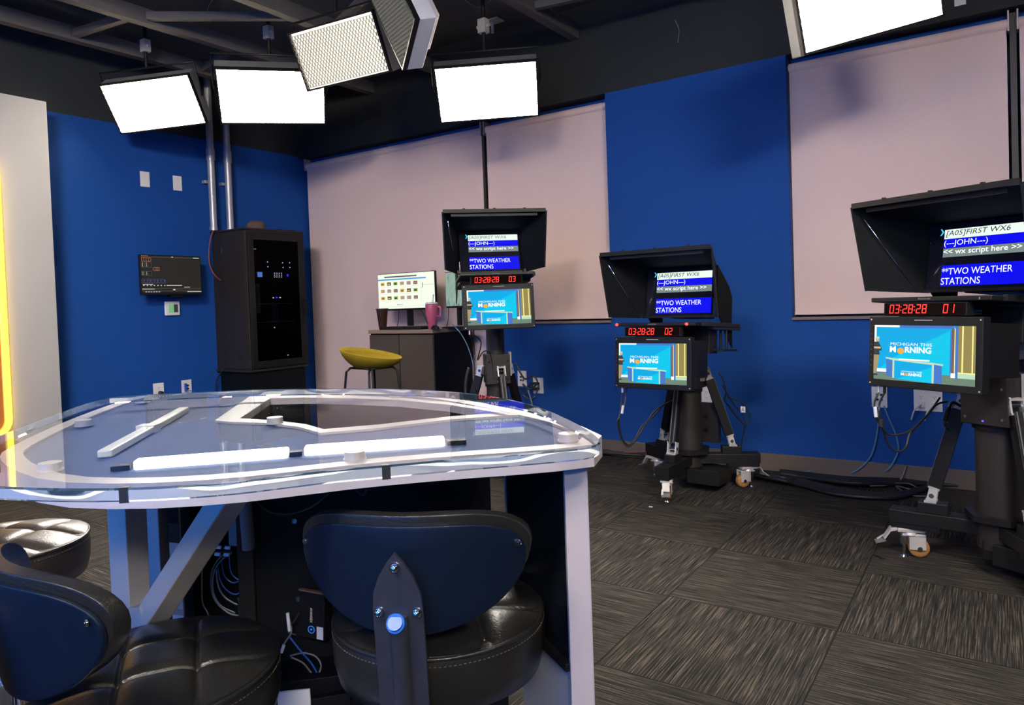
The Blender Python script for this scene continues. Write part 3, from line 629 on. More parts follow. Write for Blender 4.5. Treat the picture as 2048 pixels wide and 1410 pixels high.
def rig(num, pos, yaw, tilt, col, arm0, label, tally=False, base_r=.36, colr=.077):
    T = thing('studio_camera', label, 'camera', (col[0], col[1], 0), 0, 'robotic cameras with teleprompters')
    X = Matrix.Translation(pos) @ Matrix.Rotation(yaw, 4, 'Z') @ Matrix.Rotation(tilt, 4, 'X')
    m = lambda: MB(X)
    th = .005
    # hood: roof and two side flaps, open towards the talent
    ho = m()
    def panel(a, b, c_, d, nrm):
        n_ = Vector(nrm)*th; P = [Vector(q) for q in (a,b,c_,d)]
        ho.add(P+[q+n_ for q in P], [(0,1,2,3),(7,6,5,4),(0,4,5,1),(1,5,6,2),(2,6,7,3),(3,7,4,0)])
    FT, FB, BK, BB = .344, 0.0, .29, .0; hw, hwb, bw = .321, .311, .205
    panel((-hw,-.224,FT), (hw,-.224,FT), (bw,.125,BK), (-bw,.125,BK), (0,0,1))
    panel((-hw,-.224,FT), (-bw,.125,BK), (-bw,.125,BB), (-hwb,-.131,FB), (-1,0,0))
    panel((hw,-.224,FT), (hwb,-.131,FB), (bw,.125,BB), (bw,.125,BK), (1,0,0))
    hood = ho.build('prompter_hood', BLKMATTE, T)
    m().bar((-hw,-.228,FT+.003), (hw,-.228,FT+.003), .010, .022).bar((-hw-.004,-.224,FT), (-hwb-.004,-.131,FB), .008, .010).bar((hw+.004,-.224,FT), (hwb+.004,-.131,FB), .008, .010).build('hood_frame', BLKM, hood)
    m().bar((-hw+.05,-.205,FT-.018), (hw-.05,-.205,FT-.018), .004, .016).build('hood_stiffener', BLKM, hood)
    for x in (-.19, 0, .19): m().cyl((x,-.21,FT+.004), (x,-.21,FT+.022), .009, n=12).build('knob', BLK, hood)
    m().tube([(-hw+.03,-.19,FT-.05), (-bw-.03,.05,.03)], .0018, 6).build('seam_highlight', CHROME, hood)  # bright rod put in for the highlight line along the hood's inner seam
    for z in (.07, .21): m().cyl((-bw+.004,.118,z), (-bw+.010,.112,z), .004, n=8).build('screw', CHROME, hood)
    # rear shroud over the camera
    sh = m()
    cl_ = [(.13,BK),(.13,.02),(.19,-.03),(.25,-.10),(.345,-.17),(.335,-.02),(.345,.12),(.30,.18),(.21,.24)]
    for sx in (-1, 1): sh.prism(cl_[::-1], sx*(bw+.010)-.003, sx*(bw+.010)+.003, 0, Matrix(((0,0,1,0),(1,0,0,0),(0,1,0,0),(0,0,0,1))))
    tp_ = [(.125,BK),(.21,.24),(.30,.18),(.345,.12)]
    for a_, b_ in zip(tp_, tp_[1:]): sh.add([(-bw-.01,a_[0],a_[1]),(bw+.01,a_[0],a_[1]),(bw+.01,b_[0],b_[1]),(-bw-.01,b_[0],b_[1])], [(0,1,2,3)])
    sh.build('rear_shroud', BLKMATTE, T)
    # beam-splitter glass; the script reflected in it is drawn as glowing lettering
    tx0, tx1, tz0, tz1 = .026-.166, .026+.166, .025, .262; dy = .092; sl = (.118-.092)/(tz1-tz0)
    gm = MB(X @ Matrix.Translation((0, dy-tz0*sl, 0)) @ Matrix.Rotation(-math.atan(sl), 4, 'X')); 
    gm.b2(-bw+.004, bw-.004, .0, .004, .004, BK-.004).build('prompter_glass', PGLASS, T)
    g2 = MB(gm.X); Z = lambda f: tz1-(tz1-tz0)*f; WW = tx1-tx0; hh = tz1-tz0
    for a, b_, mi in ((0,.165,0),(.168,.33,1),(.335,.49,2),(.635,1.,1)): g2.rect(tx0, tx1, Z(b_), Z(a), -.0010, mi)
    g2.text('[A05]FIRST WX6', tx0+.006, Z(.140), WW*.75, hh*.118, -.0016, 4, 0, .18)
    g2.text('(---JOHN---)', tx0+.002, Z(.315), WW*.52, hh*.125, -.0016, 3); g2.text('<< wx script here >>', tx0+.002, Z(.470), WW*.90, hh*.125, -.0016, 3, .012)
    g2.text('**TWO WEATHER', tx0+.002, Z(.80), WW*.82, hh*.12, -.0016, 3); g2.text('STATIONS', tx0+.002, Z(.975), WW*.47, hh*.12, -.0016, 3)
    ax = tx0-.018; az = Z(.04); g2.add([(ax,-.0016,az+.014),(ax+.006,-.0016,az+.014),(ax+.016,-.0016,az),(ax+.006,-.0016,az-.014),(ax,-.0016,az-.014),(ax+.009,-.0016,az)], [(5,2,1,0),(4,3,2,5)], 5)
    g2.build('script_text', [SCRW, SCRB, SCRG, SCRT, SCRK, SCRC], T)
    m().bar((-bw,.088,.006), (bw,.088,.006), .014, .012).build('glass_holder', BLKM, T)
    m().b2(-bw-.02, -bw-.002 , .06, .10, .0, .02).b2(.215, .232, .06, .10, .0, .02).build('hinge', BLKM, T)
    # flat monitor lying under the glass
    fm = m().b2(-.232, .232, -.215, .13, -.053, -.035).build('flat_monitor', BLKM, T, bevel=.003)
    m().b2(-.205, .205, -.19, .11, -.0349, -.0335).build('monitor_glass', BLKGLOSS, fm)
    m2 = MB(X); m2.text('Autoscript', -.035, -.048, .05, .009, -.2165, 0); m2.rect(.19, .193, -.050, -.040, -.2165, 0); m2.build('marking', BTN, fm)
    if tally:
        for x in (-.222, .185): m().cyl((x,-.2145,-.044), (x,-.224,-.044), .008, .006, 14).build('tally_light', lit('tally_red', (255,60,40), 4), fm)
    # timer
    cl = m().b2(-.170, .152, -.222, -.18, -.107, -.058).build('timer', BLK, T, bevel=.002)
    d = MB(X); d.rect(-.166, .148, -.104, -.060, -.2225, 1); digits(d, '03:28:28', -.146, -.0985, .034, -.2232, 0); digits(d, '0'+str(num), .066, -.0985, .034, -.2232, 0)
    d.build('timer_digits', [RED, REDDIM], cl)
    m().b2(-.12, .12, -.20, -.10, -.112, -.107).build('mounting_plate', BLKM, T)
    # confidence monitor with the programme picture
    mt, mb_, my = -.111, -.387, -.233
    cm = m().b2(-.223, .217, my, my+.045, mb_, mt).build('programme_monitor', BLK, T, bevel=.003)
    s_ = MB(X); picture(s_, -.199, .193, mb_+.028, mt-.034, my-.0008); s_.build('screen', PIC, cm)
    bt = MB(X); bt.rect(-.035, .035, mt-.016, mt-.012, my-.0006)
    for k in range(7): bt.rect(-.2145, -.2115, mt-.070-k*.021, mt-.067-k*.021, my-.0006)
    bt.build('button_row', BTN, cm)
    for x, z in ((-.214, mt-.012), (.208, mt-.012), (-.214, mb_+.012), (.208, mb_+.012)): m().cyl((x,my,z), (x,my-.002,z), .003, n=8).build('screw', SILVER, cm)
    for x in (-.19, -.165): m().cyl((x,my+.02,mb_), (x,my+.02,mb_-.028), .0055, n=10).build('connector', SILVER if x < -.18 else BLK, cm)
    # support: base rail, rods, camera body, lens
    m().b2(-.215, .245, .0, .40, -.070, -.054).b2(.234, .25, -.15, .38, -.054, -.03).build('base_plate', BLKM, T, bevel=.002)
    for x, y in ((.205,.20), (.238,.20)): m().cyl((x,y,-.05), (x,y,-.175), .0065, n=12).build('rod', BLKM, T)
    m().b2(.10, .262, .10, .30, -.187, -.175).build('lower_plate', BLKM, T, bevel=.002)
    m().b2(-.085, .085, .16, .42, .0, .19).build('camera_body', BLKM, T, bevel=.006)
    m().cyl((0,.115,.13), (0,.17,.13), .055, n=28).build('lens', BLK, T)
    m().b2(-.19, .19, -.17, .05, -.33, -.13).b2(.05, .20, .05, .16, -.20, -.06).build('rear_bracket', BLKM, T, bevel=.003)
    # pan head and pedestal
    cx, cy = col; hz = (X @ Vector((0,.1,-.05))).z; hp_ = X @ Vector((0,.12,-.06))
    Y = Matrix.Translation((cx, cy, 0)) @ Matrix.Rotation(yaw, 4, 'Z'); p = lambda: MB(Y)
    hl = Y.inverted() @ hp_
    p().b2(min(-.07, hl.x-.07), max(.07, hl.x+.07), min(-.08, hl.y-.05), max(.10, hl.y+.05), hz-.10, hz-.045).build('tilt_plate', BLKM, T, bevel=.004)
    ph = p().b2(-.075, .075, -.085, .085, hz-.24, hz-.10).b2(-.085, .085, -.095, .095, hz-.275, hz-.245).build('pan_head', BROWNBLK, T, bevel=.004)
    for x in (-.055, .055): p().cyl((x,-.085,hz-.14), (x,-.089,hz-.14), .006, n=10).build('screw', CHROME, ph)
    p().b2(.085, .10, -.03, .0, hz-.22, hz-.12).build('lever', SILVER, ph)
    zc = .60 if hz < 1.2 else .62
    MB().cyl((cx,cy,zc), (cx,cy,hz-.27), colr*.80, n=32).build('upper_column', BROWNBLK, T)
    MB().cyl((cx,cy,.10), (cx,cy,zc), colr, n=36).build('lower_column', BROWNBLK, T)
    MB().cyl((cx,cy,zc-.015), (cx,cy,zc+.005), colr*1.12, n=36).build('collar', BLK, T)
    mh = p().b2(-colr*1.1, colr*1.1, -colr-.02, colr+.02, zc+.006, min(zc+.20, hz-.28)).build('motor_housing', BROWNBLK, T, bevel=.004)
    for x in (-1, 1):
        for z in (zc+.035, zc+.155):
            if z < hz-.29: p().cyl((x*colr*.85,-colr-.02,z), (x*colr*.85,-colr-.024,z), .006, n=10).build('screw', CHROME, mh)
    p().b2(-.008, .0, -colr-.021, -colr-.0201, zc+.02, zc+.026).build('status_light', lit('violet_light', (120,90,255), 1.5), mh)
    p().box((colr*1.1+.012,0,zc+.13), (.018,.03,.16)).build('column_strip', SILVER, T)
    # base: hub, arms, braces, casters
    MB().cyl((cx,cy,.06), (cx,cy,.135), .085, n=6).cyl((cx,cy,.215), (cx,cy,.24), .13, n=6).build('base_hub', BLKM, T, bevel=.003)
    p().b2(.02, .22, -.10, .10, .05, .135).build('control_box', BLK, T, bevel=.004)
    pb = p().b2(-.02, .14, .10, .155, .26, .50).build('power_box', BROWNBLK, T, bevel=.003)
    for x in (.02, .07):
        for z in (.34, .42): p().cyl((x,.0995,z), (x,.093,z), .014, n=14).build('socket', BLK, pb)
    for k in range(3):
        a = arm0+k*2*PI/3; A = Matrix.Translation((cx, cy, 0)) @ Matrix.Rotation(a, 4, 'Z'); q = lambda: MB(A); br = base_r
        am = q().b2(.05, br+.05, -.042, .042, .150, .205).b2(br-.14, br+.045, -.038, .038, .128, .150).build('base_arm', BLKM, T, bevel=.002)
        gm_ = MB(A)
        for s_y in (-.018, .018): gm_.b2(.10, br+.048, s_y-.004, s_y+.004, .2052, .2062)
        gm_.build('slot', BLK, am)
        q().b2(br-.17, br-.06, -.032, .032, .205, .250).build('brace_block', BLKM, T, bevel=.002)
        # brace
        bx, bz, tx_, tz_ = br-.105, .262, colr+.035, zc+.11
        d = Vector((tx_-bx, 0, tz_-bz)).normalized(); b0 = Vector((bx,0,bz))+d*.05; b1 = Vector((tx_,0,tz_))-d*.045
        bc = q().bar(b0, b1, .052, .040, up=(0,1,0)).build('brace', BLKM, T, bevel=.002)
        gr = MB(A); off = Vector((d.z,0,-d.x))*.0265
        for s_ in (-.011, .011): gr.bar(b0+off+Vector((0,s_,0)), b1+off+Vector((0,s_,0)), .003, .004, up=(0,1,0))
        gr.build('brace_rail', GREYCAB, bc)
        for (ex, ez, n_) in ((bx, bz, 1), (tx_, tz_, -1)):
            g = MB(A); c_ = Vector((ex,0,ez))
            for sy in (-1, 1): g.bar(c_-Vector((0,0,.014))*n_+Vector((0,sy*.024,0)), c_+d*.055*n_+Vector((0,sy*.024,0)), .034, .007, up=(0,1,0))
            g.box(c_-Vector((0,0,.008*n_)), (.045,.055,.008)); g.bar(c_+d*.050*n_, c_+d*.057*n_, .044, .055, up=(0,1,0)) 
            hg = g.build('hinge_bracket', SILVER, T)
            MB(A).cyl((ex+d.x*.02*n_,-.029,ez+d.z*.02*n_), (ex+d.x*.02*n_,.029,ez+d.z*.02*n_), .010, n=14).build('pivot', CHROME, hg)
        # caster
        CA = A @ Matrix.Translation((br-.02, 0, 0)) @ Matrix.Rotation(R(20), 4, 'Z'); w = lambda: MB(CA)
        cs = w().b2(-.055, .05, -.034, .034, .112, .128).build('caster', SILVER, T, bevel=.002)
        w().cyl((0,0,.112), (0,0,.100), .032, .036, 20).b2(-.060, .005, -.026, -.021, .035, .105).b2(-.060, .005, .021, .026, .035, .105).box((-.012,0,.098), (.09,.054,.008)).build('fork', SILVER, cs, bevel=.002)
        w().lathe([(.020,-.018),(.036,-.018),(.041,-.012),(.041,.012),(.036,.018),(.020,.018)], (-.035,0,.0415), 28, 0, Matrix.Rotation(R(90), 3, 'X')).build('wheel', WHEEL, cs)
        w().cyl((-.035,-.030,.0415), (-.035,.030,.0415), .010, n=12).build('axle', CHROME, cs)
        w().cyl((.022,0,.0), (.022,0,.006), .017, .014, 18).cyl((.022,0,.006), (.022,0,.10), .006, n=10).cyl((.022,0,.055), (.022,0,.10), .016, n=16).build('levelling_foot', CHROME, cs)
        w().bar((.05,0,.122), (.075,0,.115), .036, .014).bar((.07,0,.122), (.10,0,.075), .040, .006).bar((.092,-.018,.085), (.125,-.018,.062), .012, .004).build('brake_pedal', SILVER, cs)
        w().bar((.095,0,.068), (.135,0,.055), .046, .005).build('pedal_pad', GREYCAB, cs)
    # handle on one brace
    return T, X
U1 = rig(1, (-.123,3.318,1.146), -.493, -.074, (-.01,3.49), R(176), 'black camera with teleprompter at right, timer ending in 01', base_r=.35, colr=.083)
U2 = rig(2, (-1.51,3.807,1.047), -.056, -.066, (-1.575,4.20), R(-92), 'black camera with teleprompter in the middle, timer ending in 02', tally=True)
U3 = rig(3, (-2.709,3.799,1.366), .753, -.091, (-2.80,3.93), R(200), 'black camera with teleprompter by the cabinet, timer ending in 03', colr=.072)
# handle on the near brace of the right-hand camera is a part of that camera
t1 = U1[0]
ha = [at_d(px, py, 2.86) for px, py in ((1921,812),(1906,805),(1898,815),(1890,842),(1892,852),(1902,860))]
MB().tube(ha, .006, 8).build('handle', BLK, t1)
MB().tube([ha[2], ha[3]], .010, 10).build('handle_grip', BLK, t1)
# camera wiring (loose cables)
def cable(pts, r, m_, label, name='cable', group=None):
    o = single(MB().tube(pts, r), name, m_, label, 'cable', group); return o
def below(X, x, y=-.213, z=-.415): return X @ Vector((x, y, z))
P0, P1 = below(U2[1], -.19), below(U2[1], -.165)
cable([P0, at_d(1240,830,3.85), at_d(1235,845,3.85), at_d(1245,880,3.9), at_d(1258,893,3.9), at_d(1275,875,3.95), at_d(1290,850,4.0), at_d(1310,822,4.05), at_d(1345,800,4.1)], .0045, BLKCAB, 'black cable hanging in a deep loop under the middle camera monitor')
cable([P1, at_d(1249,810,3.85), at_d(1238,835,3.88), at_d(1243,872,3.9), at_d(1257,890,3.92), at_d(1272,874,3.95), at_d(1284,852,4.0), at_d(1305,835,4.05), at_d(1330,805,4.1)], .004, BLKCAB, 'second black cable in the loop under the middle camera monitor')
for px, py in ((1246,818),): single(MB().cyl(at_d(px,py-7,3.83), at_d(px-2,py+9,3.83), .007, n=10), 'cable_tag', TAG, 'white tag on the looped cable under the middle camera monitor', 'cable tag')
P0, P1 = below(U1[1], -.19), below(U1[1], -.165)
cable([P0, at_d(1748,810,2.75), at_d(1755,840,2.75), at_d(1775,868,2.78), at_d(1805,868,2.8), at_d(1826,857,2.82), at_d(1850,835,2.85), at_d(1872,810,2.88), at_d(1895,803,2.9)], .004, BLKCAB, 'black cable sagging from the right camera monitor to its brace')
cable([P1, at_d(1758,815,2.76), at_d(1770,870,2.78), at_d(1782,895,2.8), at_d(1800,903,2.8), at_d(1813,893,2.82), at_d(1822,865,2.85), at_d(1855,830,2.87), at_d(1880,795,2.9)], .004, BLKCAB, 'black cable in a lower loop under the right camera monitor')
for px, py in ((1750,824),): single(MB().cyl(at_d(px,py-10,2.73), at_d(px+2,py+10,2.73), .006, n=10), 'cable_tag', TAG, 'white sleeve on the cable under the right camera monitor', 'cable tag')
single(MB().cyl(at_d(1762,838,2.74), at_d(1763,853,2.74), .010, n=10), 'cable_connector', BLKCAB, 'black barrel connector on the cable under the right camera', 'connector')
P0, P1 = below(U3[1], -.19), below(U3[1], -.165)
cable([P0, at_d(948,690,4.5), at_d(949,730,4.5), at_d(950,770,4.5), at_d(960,800,4.55)], .005, BLKCAB, 'black cable hanging straight below the monitor by the cabinet')
cable([P1, at_d(962,685,4.5), at_d(955,720,4.55), at_d(965,705,4.55), at_d(978,702,4.55), at_d(984,725,4.6), at_d(988,760,4.6)], .004, BLKCAB, 'black cable curling in front of the column by the cabinet')
cable([at_d(938,735,4.5), at_d(932,760,4.5), at_d(931,790,4.5), at_d(930,815,4.5), at_d(926,840,4.5)], .010, BLKCAB, 'thick black cable bundle left of the camera by the cabinet')
cable([at_d(1030,725,4.6), at_d(1038,740,4.6), at_d(1050,758,4.6), at_d(1065,752,4.65), at_d(1075,765,4.65), at_d(1060,778,4.7), at_d(1045,768,4.7)], .006, BLKCAB, 'black cable looping toward the outlet by the cabinet camera')
cable([at_d(1046,790,4.6), at_d(1062,800,4.6), at_d(1072,788,4.65), at_y(1078,770,YB-.02)], .005, BLKCAB, 'black cable sagging below the outlet by the cabinet camera')
cable([at_d(1056,780,4.5), at_d(1062,800,4.5), at_d(1066,822,4.5), at_d(1070,850,4.5)], .004, GREYCAB, 'grey cable running down beside the cabinet camera leg')
cable([at_d(1437,745,4.4), at_d(1447,760,4.4), at_d(1452,785,4.42), at_d(1449,800,4.45), at_d(1460,815,4.5), at_d(1480,840,4.5), at_d(1492,850,4.5), at_d(1500,835,4.5), at_d(1490,812,4.5), at_d(1475,800,4.5), at_d(1455,795,4.5)], .005, BLKCAB, 'black cable curling right of the middle camera')
cable([at_d(1445,770,4.45), at_d(1456,790,4.45), at_d(1470,812,4.5), at_d(1485,828,4.5), at_d(1490,850,4.5), at_d(1484,880,4.55), at_d(1480,915,4.6)], .004, BLKCAB, 'second black cable dropping right of the middle camera')
tg = MB(); A_ = at_d(1486,819,4.44); tg.box(A_, (.028,.004,.036)); tgo = single(tg, 'letter_tag', TAG, 'small white tag lettered A on the cables of the middle camera', 'cable tag')
tt = MB(Matrix.Translation(A_)); tt.text('A', -.009, -.013, .018, .026, -.0028); tt.build('lettering', BLK); bpy.data.objects['lettering'].parent = tgo
# outlets on the back wall
OG = 'white outlets low on the back blue wall'
def bplate(px, py, w, h, lab, kind, ex=None):
    p = at_y(px, py, YB); return plate(wallframe_back(p.x, p.z), w, h, 'wall_outlet', lab, 'outlet', OG, kind, ex), p
bplate(1045, 757, .085, .125, 'left white outlet behind the camera by the cabinet', 'data')
_, q1 = bplate(1077, 771, .095, .125, 'white outlet with black plugs right of the camera by the cabinet', 'outlet', [0])
_, q2 = bplate(1759, 794, .085, .125, 'white data plate with cables under the rightmost monitor', 'data')
_, q3 = bplate(1856, 801, .145, .125, 'double white outlet with two plugs near the rightmost camera', 'outlet', [-.034, .034])
bplate(1414, 790, .075, .125, 'white outlet hidden behind the middle camera brace', 'outlet', [0])
for sgn, nm in ((-1, 'left'), (1, 'right')):
    x = q3.x+sgn*.034
    single(MB().box((x, YB-.022, q3.z-.022), (.034,.026,.03)).tube([(x, YB-.035, q3.z-.022), (x-.03, YB-.07, q3.z-.05), (x-.05, YB-.05, q3.z-.11)], .004), 'plug', WPLAST, nm+' white plug in the double outlet by the rightmost camera', 'plug')
for dz, nm in ((.018, 'upper'), (-.024, 'lower')):
    single(MB().box((q1.x-.02, YB-.024, q1.z+dz), (.07,.03,.02)).tube([(q1.x-.05, YB-.035, q1.z+dz), (q1.x-.10, YB-.06, q1.z+dz-.04), (q1.x-.16, YB-.05, q1.z-.02)], .005), 'plug', BLKCAB, nm+' black plug in the outlet by the cabinet camera', 'plug')
W_ = YB-.03
def wpt(px, py, y=W_): return at_y(px, py, y)
cable([at_y(1757,815,YB-.012), wpt(1756,835,YB-.04), wpt(1755,860), wpt(1748,895), wpt(1738,918), wpt(1715,940), at_z(1690,948,.02), at_z(1665,943,.02), at_z(1640,937,.02), at_z(1610,938,.015), at_z(1585,944,.015), at_z(1565,948,.015)], .0045, LTBLUE, 'pale blue cable dropping from the data plate and running left')
cable([at_y(1768,812,YB-.012), wpt(1777,835,YB-.04), wpt(1790,865), wpt(1797,895), wpt(1790,918), wpt(1775,940), at_z(1755,950,.02), at_z(1700,946,.03), at_z(1640,940,.03), at_z(1600,946,.015), at_z(1575,953,.015)], .0045, LTBLUE, 'pale blue cable on the right, curving down to the floor bundle')
# floor cable bundle
bun = MB()
for k in range(7):
    o = k*.012; bun.tube([at_z(1480,936+k*1.5,.02+.01*(k % 3)), at_z(1560,950+k*2,.02+.01*(k % 3)), at_z(1600,958+k*2,.018), at_z(1660,974+k*2,.018), at_z(1720,984+k*1.6,.018), at_z(1790,988+k*1.2,.018), at_z(1840,976+k,.018), at_z(1880,966,.02), at_z(1940,962,.02)], .011, 7)
    bun.tube([at_z(1560,941+k*1.2,.02+.01*(k % 2)), at_z(1620,948+k*1.4,.02), at_z(1700,956+k*1.6,.04), at_z(1770,958+k*1.5,.03), at_z(1850,962+k,.02), at_z(1940,966+k,.02)], .011, 7)
tag(bun.build('cable_bundle', BLKCAB), 'thick bundle of black cables along the baseboard at right', 'cable bundle', kind='stuff')
cable([wpt(1812,932), wpt(1806,950,YB-.05), at_z(1795,965,.02), at_z(1770,971,.02), at_z(1740,972,.03)], .004, GREYCAB, 'thin grey cable from the baseboard into the floor bundle')
cable([at_z(1790,966,.05), at_z(1820,968,.03), at_z(1842,982,.012), at_z(1820,978,.01), at_z(1795,972,.02), at_z(1795,975,.015), at_z(1820,990,.008), at_z(1860,993,.008)], .0035, GREYCAB, 'thin grey cable looped on the carpet near the rightmost camera')
cable([at_z(1195,905,.012), at_z(1240,911,.012), at_z(1290,913,.012), at_z(1330,912,.012)], .006, mat('tan_cable', (.22,.16,.12), .5), 'tan cable on the carpet left of the middle camera')
cable([at_y(1200,903,YB-.03), at_y(1250,905,YB-.03), at_y(1300,903,YB-.04)], .005, REDCAB, 'red cable against the baseboard left of the middle camera')
bl = MB(); 
for k in range(3): bl.tube([at_z(1195,900+k*2.4,.03), at_z(1230,902+k*2.6,.03), at_z(1290,907+k*2.2,.02)], .010, 7)
tag(bl.build('cable_bundle', BLKCAB), 'black cables on the floor between desk tip and middle camera', 'cable bundle', kind='stuff')
cable([at_z(1500,954,.01), at_z(1530,954,.01), at_z(1570,954,.01)], .004, LTBLUE, 'short straight pale blue cable behind the middle camera caster')
single(MB().bar(at_z(1748,1108,.004), at_z(1767,1117,.004), .012, .005), 'tape_scrap', TAPE, 'small strip of black tape on the carpet beside the right caster', 'tape')
single(MB().bar(at_z(1298,1013,.003), at_z(1305,1014,.003), .01, .004), 'paper_scrap', TAG, 'tiny white scrap on the carpet below the middle camera', 'scrap')
#PART3
# ------------------------------------------------------------------ news desk
ZT, ZB_, RT, RB = .82, .792, .772, .712
slab = [(-2.0,.56),(-1.85,.575),(-1.699,.62),(-1.534,.681),(-1.391,.765),(-1.287,.862),(-1.236,.935),(-1.171,1.035),(-1.096,1.116),(-1.004,1.223),(-.87,1.361),(-.796,1.445),(-.782,1.49),(-.800,1.55),(-.853,1.616),(-.93,1.70),(-1.14,1.893),(-1.335,2.038),(-1.598,2.162),(-1.886,2.209),(-2.146,2.183),(-2.378,2.11),(-2.597,2.017),(-2.746,1.933),(-2.90,1.80),(-3.053,1.666),(-3.108,1.597),(-3.106,1.509),(-2.837,1.238),(-2.636,1.056),(-2.459,.904),(-2.33,.74),(-2.17,.61)]
def smooth_poly(P, it=2, corner=None):
    for _ in range(it):
        Q = []
        for i in range(len(P)):
            a, b = Vector(P[i]), Vector(P[(i+1) % len(P)]); Q += [tuple(a*.75+b*.25), tuple(a*.25+b*.75)]
        P = Q
    return P
slabS = smooth_poly(slab, 3)
SLABUNDER = acrylic('clear_acrylic_underside', (.98,.99,.99), .0)
_n = SLABUNDER.node_tree.nodes; [n_ for n_ in _n if n_.type == 'MATH' and n_.operation == 'MULTIPLY_ADD'][0].inputs[1].default_value = .10
K_ = .618; SK = Matrix.Translation(E0) @ Matrix.Scale(K_, 4) @ Matrix.Translation(-E0)
D = thing('news_desk', 'large D-shaped anchor desk with clear acrylic top and white steel frame', 'desk', (-1.17, .93, 0))
sb = MB(SK); n = len(slabS)
sb.add([(*p, ZT) for p in slabS], [tuple(range(n))], 0); sb.add([(*p, ZB_) for p in slabS], [tuple(range(n-1,-1,-1))], 0)
cxy = Vector((sum(p[0] for p in slabS)/n, sum(p[1] for p in slabS)/n))
sb.v = []; sb.f = []; sb.mi = []; sb.sm = []
def insetp(P, d):
    out = []; m_ = len(P)
    for i in range(m_):
        a = Vector(P[i-1]); b = Vector(P[(i+1) % m_]); t_ = (b-a).normalized(); nn = Vector((-t_.y, t_.x)); out.append(tuple(Vector(P[i])+nn*d))
    return out
inn = insetp(slabS, .004)
rows = [[(*p, ZB_) for p in inn], [(*p, ZB_+.004) for p in slabS], [(*p, ZT-.004) for p in slabS], [(*p, ZT) for p in inn]]
vs = sum(rows, []); fs = []
for r_ in range(3):
    for i in range(n): j = (i+1) % n; fs.append((r_*n+i, r_*n+j, (r_+1)*n+j, (r_+1)*n+i))
sb.add(vs, fs, 1, False); sb.add(rows[3], [tuple(range(n))], 0); sb.add(rows[0], [tuple(range(n-1,-1,-1))], 2)
sb.build('glass_top', [SLAB, SLABEDGE, SLABUNDER], D, label='clear acrylic desktop sheet with polished edge')
# frame ring under the top
ro = [(-.935,1.75),(-1.04,1.62),(-1.206,1.467),(-1.36,1.30),(-1.44,1.185),(-1.545,1.04),(-1.70,.915),(-1.892,.842),(-2.137,.863),(-2.33,.91),(-2.44,.96),(-2.66,1.134),(-2.909,1.354),(-3.12,1.56),(-3.351,1.80),(-3.184,2.01),(-2.837,2.202),(-2.5,2.332),(-2.174,2.34),(-1.90,2.28),(-1.627,2.17),(-1.342,2.045),(-1.15,1.94)]
ro = smooth_poly(ro, 1); ri = insetp(ro, .055)
MB(SK).ring(ro, ri, RB, RT).build('top_frame', WPAINT, D)
# tray panel with the polygonal opening, in one level below the frame
cut = [(-2.90,2.09),(-2.365,1.547),(-2.277,1.548),(-2.103,1.590),(-1.938,1.575),(-1.78,1.527),(-1.662,1.673),(-1.552,1.895),(-1.378,2.07),(-1.52,2.13),(-1.841,2.235),(-2.148,2.27),(-2.428,2.245),(-2.68,2.17)]
cin = [(-2.70,2.04),(-2.314,1.615),(-2.251,1.624),(-2.151,1.637),(-1.963,1.625),(-1.824,1.580),(-1.712,1.723),(-1.594,1.947),(-1.475,2.075),(-1.58,2.105),(-1.786,2.174),(-2.079,2.205),(-2.321,2.180),(-2.56,2.12)]
pan = insetp(ro, .054)
me = MB(SK); TZ = RT-.009
bm = bmesh.new(); ov = [bm.verts.new((*p, TZ)) for p in pan]; cv = [bm.verts.new((*p, TZ)) for p in cut]
es = [bm.edges.new((a_, b_)) for L_ in (ov, cv) for a_, b_ in zip(L_, L_[1:]+L_[:1])]
bmesh.ops.triangle_fill(bm, use_beauty=True, use_dissolve=False, edges=es)
bm.verts.index_update(); me.add([tuple(v_.co) for v_ in bm.verts], [tuple(v_.index for v_ in f_.verts) for f_ in bm.faces]); bm.free()
nf = len(me.f); bv = [SK.inverted() @ v_ for v_ in me.v]; me.add([tuple(v_+Vector((0,0,-.012))) for v_ in bv], [tuple(reversed(f_)) for f_ in me.f[:nf]])
me.build('tray_panel', TRAY, D)
MB(SK).ring(cut[::-1][::-1], cin, TZ-.02, TZ+.008).build('opening_frame', WPAINT, D)
MB(SK).prism([tuple(p) for p in insetp(cin[::-1], .0)][::-1], TZ-.16, TZ-.15).build('monitor_well', BLKGLOSS, D)
wl = MB(SK); k = len(cin)
for i in range(k):
    a_, b_ = cin[i], cin[(i+1) % k]; wl.quad((*a_, TZ-.02), (*b_, TZ-.02), (*b_, TZ-.15), (*a_, TZ-.15))
wl.build('well_side', CARC, D)
for (x, y) in ((-2.031,.855),(-2.751,1.275),(-3.20,1.74),(-2.095,1.60),(-2.164,2.285),(-1.00,1.735),(-1.386,1.300)):
    so = MB(SK).cyl((x,y,RT if (x,y) != (-2.095,1.60) else TZ+.008), (x,y,ZB_-.001), .027, n=28).cyl((x,y,RT-.003), (x,y,RT+.001), .030, n=28).build('standoff', SILVER, D)
def lbar(a_, b_, m_, nm, w=.045, h=.024, lab=None):
    a_ = Vector((*a_, TZ+h/2+.001)); b_ = Vector((*b_, TZ+h/2+.001)); o = MB(SK).bar(a_, b_, w, h, 0).build(nm, m_, D, bevel=.003, label=lab); return o
